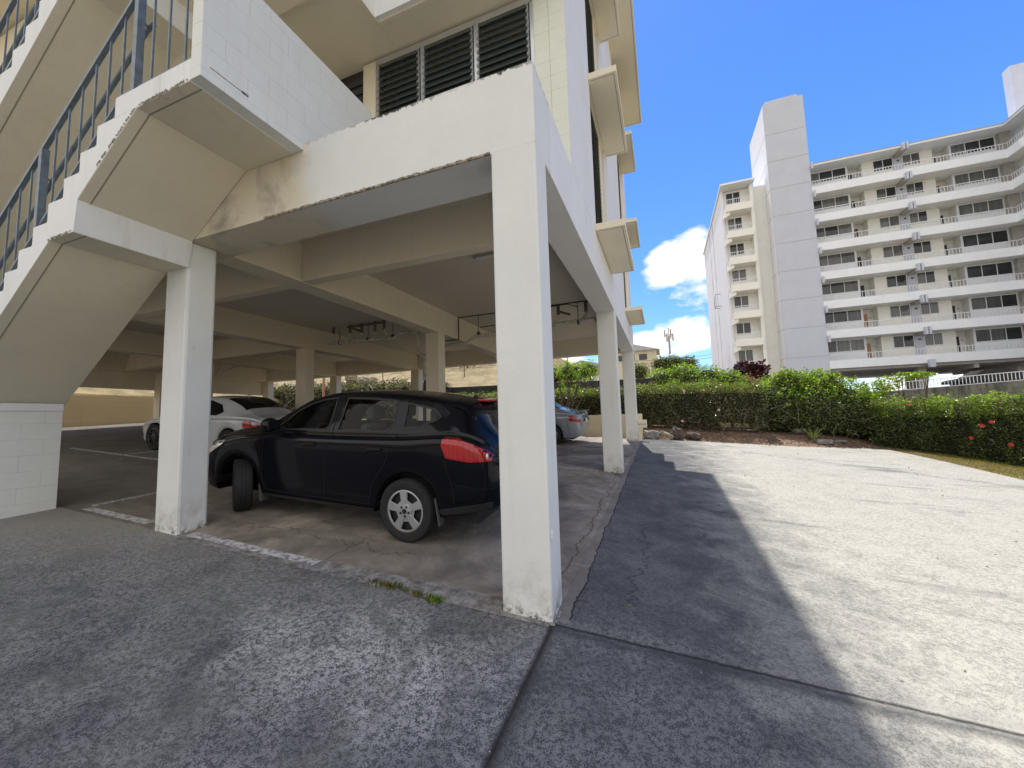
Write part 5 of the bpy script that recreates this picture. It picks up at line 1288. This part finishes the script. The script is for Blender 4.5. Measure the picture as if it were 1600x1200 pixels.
# roof, hood, tailgate skin
c.loft('roof', 10, 13, None).build('roof', M['black'], S, smooth=True)
for sd in (-1, 1): c.loft('x', 8, 10, None, x1=1.30, sides=(sd,)).build('hood_side', M['black'], S, smooth=True)
for sd in (-1, 1): c.loft('x', 8, 10, None, x0=4.48, sides=(sd,)).build('rear_corner', M['black'], S, smooth=True)
c.loft('x', 10, 13, None, off=.004, x0=1.34, x1=1.95).build('windshield', M['tint'], S, smooth=True)
rg = c.loft('x', 10, 13, None, off=.005, x0=4.215, x1=4.485, filt=lambda x, z, u: u < 10.3).build('rear_window', M['tint'], S, smooth=True)
MB().box(4.10, 4.27, -.20, .20, 1.545, 1.575).build('brake_light', M['lamp'], S, bevel=.01, M=Matrix.Rotation(0, 4, 'Y'))
c.loft('x', 10, 13, None, off=.012, x0=4.02, x1=4.20).build('roof_spoiler', M['black'], S, smooth=True)
# tail lamp wrapping round the corner
tl = [(4.07,1.18),(4.06,1.09),(4.12,.965),(4.38,.935),(4.585,.95),(4.60,.99),(4.53,1.06),(4.40,1.12),(4.22,1.175)]
c.side_patch('tail_light', tl, M['lamp'], off=.010, dx=.03)
c.strip('tail_light_edge', tl+[tl[0]], .012, M['gasket'], off=.008)
for sd in (-1, 1):
    yl = sd*(c.ypt(4.55, 1.0)+.016); MB().lathe([(.0001, .012), (.030, .010), (.036, 0), (.034, -.01)], (0,0,0), n=20).build('reverse_lamp', M['lens'], S, smooth=True, M=Matrix.Translation((4.55, yl, 1.0)) @ Matrix.Rotation(sd*math.radians(62), 4, 'Z') @ (Matrix.Identity(4) if sd > 0 else Matrix.Rotation(math.pi, 4, 'Z')))
# panel gaps, handles, rub strips, sills
for pts in ([(1.44,.40),(1.42,.60),(1.44,1.06)], [(2.48,.33),(2.47,.75),(2.47,1.12),(2.465,1.57)], [(3.12,.36),(3.18,.62),(3.34,.84),(3.40,1.0),(3.41,1.17)], [(4.10,.96),(4.14,.80),(4.20,.66),(4.22,.44)], [(1.50,.36),(3.12,.36)], [(4.20,.70),(4.45,.66),(4.60,.66)]):
    c.strip('panel_gap', pts, .009, M['gasket'], off=.003)
for x in (2.14, 3.12):
    c.side_patch('door_handle_cup', [(x-.02,.95),(x+.18,.96),(x+.18,1.025),(x-.02,1.015)], M['gasket'], off=.004, dx=.05)
    for sd in (-1, 1):
        h_ = MB(); y_ = c.ypt(x+.1, .98)+.022
        h_.hexa([(x-.01, sd*(y_-.010), .975), (x+.17, sd*(y_-.010), .985), (x+.17, sd*(y_+.014), .985), (x-.01, sd*(y_+.014), .975)], [(x-.01, sd*(y_-.010), 1.001), (x+.17, sd*(y_-.010), 1.011), (x+.17, sd*(y_+.010), 1.011), (x-.01, sd*(y_+.010), 1.001)]); h_.build('door_handle', M['black'], S, bevel=.006)
c.side_patch('sill_trim', [(1.36,.27),(3.18,.28),(3.18,.32),(1.36,.31)], M['trim'], off=.012, dx=.08)
c.side_patch('bumper_trim', [(4.02,.34),(4.35,.40),(4.55,.44),(4.60,.46),(4.60,.53),(4.40,.49),(4.05,.42)], M['trim'], off=.012, dx=.06)
for sd in (-1, 1):
    mb = MB().ball((1.66, sd*.985, 1.20), .115, sc=(.72, 1.0, .78), nu=16, nv=12); o = mb.build('mirror', M['black'], S, smooth=True)
    MB().box(1.715, 1.745, sd*.985-.085, sd*.985+.085, 1.14, 1.265).build('mirror_glass', M['tint'], o, bevel=.01); MB().box(1.62, 1.70, min(sd*.80, sd*.94), max(sd*.80, sd*.94), 1.12, 1.16).build('mirror_arm', M['trim'], o)
    wheel(S, .93, sd*.795, .345, .215, sd, steer=math.radians(-33)); wheel(S, 3.62, sd*.795, .345, .215, sd)
    MB().hexa([(4.04, sd*.78, .24), (4.055, sd*.90, .24), (4.07, sd*.90, .24), (4.055, sd*.78, .24)], [(3.98, sd*.72, .52), (3.98, sd*.88, .52), (3.995, sd*.88, .52), (3.995, sd*.72, .52)]).build('mud_flap', M['flap'], S)
    MB().hexa([(1.38, sd*.78, .20), (1.40, sd*.90, .20), (1.42, sd*.90, .20), (1.40, sd*.78, .20)], [(1.34, sd*.74, .46), (1.34, sd*.88, .46), (1.355, sd*.88, .46), (1.355, sd*.74, .46)]).build('mud_flap', M['flap'], S)
    hl = c.side_patch('headlight', [(.16,.70),(.30,.71),(.62,.87),(.66,.94),(.40,.90),(.20,.80)], M['lens'], off=.008, dx=.04, sides=(sd,))
MB().tube((4.05, -.02, 1.59), (4.02, -.02, 1.615), .02, 8).tube((4.03, -.02, 1.60), (4.32, -.02, 1.74), .0035, 6).build('antenna', M['trim'], S)
MB().tube((4.40, .42, .30), (4.62, .42, .29), .028, 14).build('exhaust', M['aptgrey'], S, smooth=True)
# number plate recess and name badge on the tailgate
MB().box(4.648, 4.655, -.33, .33, .72, .90).build('plate_recess', M['trim'], S); MB().box(4.656, 4.660, -.16, .16, .735, .885).build('licence_plate', M['plate'], S)
def text_mesh(name, s, size, mat, Mx, parent):
    cu = bpy.data.curves.new(name, 'FONT'); cu.body = s; cu.size = size; cu.extrude = .0015; cu.align_x = 'CENTER'; cu.align_y = 'CENTER'
    tmp = bpy.data.objects.new(name+'_tmp', cu); COL.objects.link(tmp); bpy.context.view_layer.update()
    me = bpy.data.meshes.new_from_object(tmp.evaluated_get(bpy.context.evaluated_depsgraph_get())); bpy.data.objects.remove(tmp, do_unlink=True)
    me.transform(Mx); me.materials.clear(); me.materials.append(mat); o = bpy.data.objects.new(name, me); COL.objects.link(o); o.parent = parent; return o
yb = -(c.ypt(4.60, .72)+.0)
text_mesh('badge', 'ROGUE', .055, M['hub'], Matrix.Translation((4.652, -.46, .70)) @ Matrix(((0,0,1,0),(1,0,0,0),(0,1,0,0),(0,0,0,1))), S)
# interior
for x in (2.35, 3.28):
    for y in (-.36, .36):
        o = MB().box(x-.25, x+.25, y-.24, y+.24, .60, .80).build('seat', M['seat'], S, bevel=.05)
        MB().hexa([(x+.18,y-.24,.70),(x+.34,y-.24,.70),(x+.34,y+.24,.70),(x+.18,y+.24,.70)], [(x+.36,y-.20,1.24),(x+.46,y-.20,1.22),(x+.46,y+.20,1.22),(x+.36,y+.20,1.24)]).build('seat_back', M['seat'], o, bevel=.04)
        MB().box(x+.37, x+.47, y-.13, y+.13, 1.27, 1.45).build('headrest', M['seat'], o, bevel=.04)
MB().box(1.3, 4.3, -.70, .70, .40, .50).build('cabin_floor', M['trim'], S); MB().box(1.35, 1.75, -.70, .70, .50, 1.02).build('dashboard', M['trim'], S, bevel=.05)
MB().lathe([(.17,-.012),(.185,0),(.17,.012),(.155,0),(.17,-.012)], (0,0,0), n=24).build('steering_wheel', M['trim'], S, M=Matrix.Translation((1.95, -.36, 1.02)) @ Matrix.Rotation(math.radians(65), 4, 'Y') @ Matrix.Rotation(math.pi/2, 4, 'X'))
MB().box(2.08, 2.10, -.12, .12, 1.36, 1.44).build('rear_view_mirror', M['trim'], S, bevel=.01)
place_car(S, -1.88-3.62, 1.69, 0)

# ---------------- white coupe
S = empty('parked_car'); tag(S, 'white two door coupe parked behind the black SUV, nose to the left', 'car')
st = [(0.00,.50,.32,.56,.44,.58,.34,.60,.61),(0.08,.68,.24,.60,.62,.62,.50,.64,.66),(0.30,.83,.19,.66,.76,.68,.62,.71,.74),(0.80,.885,.19,.78,.80,.80,.66,.84,.88),
      (1.30,.89,.20,.83,.79,.86,.66,.91,.95),(1.62,.89,.20,.85,.78,.88,.62,1.05,1.10),(2.05,.89,.20,.86,.77,.89,.57,1.27,1.32),(2.45,.89,.20,.87,.77,.90,.56,1.34,1.40),
      (2.95,.89,.20,.89,.76,.92,.55,1.31,1.38),(3.40,.89,.21,.91,.75,.94,.53,1.17,1.26),(3.75,.885,.22,.915,.74,.94,.56,1.02,1.09),(4.05,.875,.24,.91,.74,.935,.62,.965,.99),
      (4.28,.84,.27,.88,.72,.90,.62,.93,.95),(4.40,.76,.31,.80,.66,.82,.54,.86,.88),(4.44,.62,.34,.70,.54,.72,.42,.76,.78)]
sp = dict(st=st, axles=(.84, 3.52), arch=.37, tyre=.325, clear=.19, hw=.89, tuck=.05)
c = Car(S, sp, M['carwhite']); car_common(c)
c.loft('x', 8, 13, None).build('cabin', M['carwhite'], S, smooth=True)
c.side_patch('window', [(1.75,.93),(2.95,.95),(3.12,1.03),(2.95,1.20),(2.55,1.29),(2.15,1.26)], M['tint'], off=.004, dx=.07)
c.loft('x', 10, 13, None, off=.004, x0=1.40, x1=2.05).build('windshield', M['tint'], S, smooth=True)
c.loft('x', 10, 13, None, off=.004, x0=3.02, x1=3.66, filt=lambda x, z, u: u < 10.4).build('rear_window', M['tint'], S, smooth=True)
c.side_patch('tail_light', [(4.02,.84),(4.04,.74),(4.12,.70),(4.34,.70),(4.40,.74),(4.38,.80),(4.24,.81),(4.22,.86),(4.06,.87)], M['lamp'], off=.012, dx=.03)
c.side_patch('headlight', [(.14,.54),(.28,.54),(.46,.62),(.50,.67),(.30,.64),(.16,.60)], M['lens'], off=.010, dx=.04)
c.side_patch('bumper_intake', [(.10,.30),(.30,.30),(.34,.40),(.12,.42)], M['gasket'], off=.006, dx=.05)
for pts in ([(1.35,.24),(1.33,.84)], [(2.85,.26),(2.92,.60),(3.0,.92)], [(3.98,.86),(4.06,.60),(4.12,.30)]): c.strip('panel_gap', pts, .008, M['gasket'], off=.003)
for sd in (-1, 1):
    wheel(S, .84, sd*.79, .325, .22, sd, spokes=10, rimr=.72, dark=True); wheel(S, 3.52, sd*.79, .325, .22, sd, spokes=10, rimr=.72, dark=True)
    MB().ball((1.78, sd*.96, .96), .095, sc=(.8, 1, .62), nu=14, nv=10).build('mirror', M['carwhite'], S, smooth=True)
MB().ball((3.0, 0, 1.40), .05, sc=(1.3,.45,.8)).build('roof_antenna', M['carwhite'], S, smooth=True)
place_car(S, -11.98, 4.12, 0)

# ---------------- silver sedan
S = empty('parked_car'); tag(S, 'silver four door sedan with small boot spoiler behind the corner pillar', 'car')
st = [(0.00,.50,.32,.56,.44,.58,.34,.60,.61),(0.08,.68,.24,.60,.62,.62,.50,.64,.66),(0.30,.82,.20,.68,.75,.70,.62,.74,.77),(0.80,.87,.20,.80,.79,.83,.66,.88,.92),
      (1.15,.875,.20,.86,.78,.90,.64,.98,1.03),(1.60,.875,.20,.88,.77,.92,.58,1.23,1.29),(2.10,.875,.20,.89,.76,.93,.55,1.38,1.44),(2.70,.875,.20,.91,.76,.95,.54,1.37,1.44),
      (3.30,.875,.20,.94,.75,.97,.53,1.25,1.34),(3.75,.87,.21,.95,.74,.98,.57,1.08,1.13),(4.10,.86,.24,.95,.73,.975,.62,1.01,1.03),(4.34,.82,.27,.92,.70,.94,.60,.98,1.00),
      (4.44,.75,.31,.82,.64,.84,.54,.90,.92),(4.48,.62,.34,.70,.54,.74,.42,.80,.82)]
sp = dict(st=st, axles=(.86, 3.56), arch=.36, tyre=.315, clear=.19, hw=.875, tuck=.05)
c = Car(S, sp, M['silver']); car_common(c)
c.loft('x', 8, 13, None).build('cabin', M['silver'], S, smooth=True)
c.side_patch('window', [(1.55,.96),(3.35,1.00),(3.45,1.06),(3.15,1.25),(2.7,1.33),(2.1,1.33),(1.85,1.22)], M['tint'], off=.004, dx=.08)
c.loft('x', 10, 13, None, off=.004, x0=1.2, x1=1.95).build('windshield', M['tint'], S, smooth=True)
c.loft('x', 10, 13, None, off=.004, x0=3.12, x1=3.72, filt=lambda x, z, u: u < 10.4).build('rear_window', M['tint'], S, smooth=True)
c.side_patch('tail_light', [(4.10,.90),(4.12,.76),(4.38,.73),(4.45,.75),(4.44,.82),(4.30,.87),(4.20,.91)], M['lamp'], off=.012, dx=.03)
MB().box(4.25, 4.46, -.62, .62, 1.035, 1.06).box(4.32, 4.36, -.55, -.51, .98, 1.04).box(4.32, 4.36, .51, .55, .98, 1.04).build('boot_spoiler', M['silver'], S, bevel=.01)
for pts in ([(4.02,.93),(4.08,.62),(4.14,.30)], [(1.36,.26),(1.34,.88)], [(2.45,.26),(2.45,.92)], [(3.42,.40),(3.50,.92)]): c.strip('panel_gap', pts, .008, M['gasket'], off=.003)
MB().box(4.485, 4.492, -.16, .16, .70, .82).build('licence_plate', M['plate'], S)
for sd in (-1, 1):
    wheel(S, .86, sd*.78, .315, .2, sd); wheel(S, 3.56, sd*.78, .315, .2, sd)
    MB().ball((1.62, sd*.95, .98), .09, sc=(.8, 1, .65), nu=14, nv=10).build('mirror', M['silver'], S, smooth=True)
place_car(S, -5.98, 9.75, 0)

# ---------------- cars in the apartment parking level, only their roofs show over the wall
def far_car(x, y, z, paint_, label):
    R_ = empty('parked_car', (x, y, z)); tag(R_, label, 'car', None)
    prof = [(0,.5),(.1,.75),(1.0,.92),(1.7,1.38),(2.9,1.42),(3.7,1.0),(4.4,.92),(4.5,.5)]
    mb = MB().prism([(x+a, z+b) for a, b in prof], y, y+1.7); at(mb.build('body', paint_, bevel=.12), R_)
    at(MB().prism([(x+1.35, z+1.0), (x+1.78, z+1.33), (x+2.8, z+1.36), (x+3.35, z+1.03)], y-.01, y+1.71).build('window', M['tint']), R_)
    for a in (.9, 3.6): at(MB().tube((x+a, y-.01, z+.33), (x+a, y+1.71, z+.33), .33, 20).build('wheel', M['rubber']), R_)
far_car(AX+4.9, 33.5, 2.55, M['black'], 'black car roof visible over the railing of the apartment parking deck')
far_car(AX+8.9, 34.0, 2.62, carpaint('pale_blue_car_paint', (.55,.62,.72)), 'pale blue car beside the black one on the apartment parking deck')
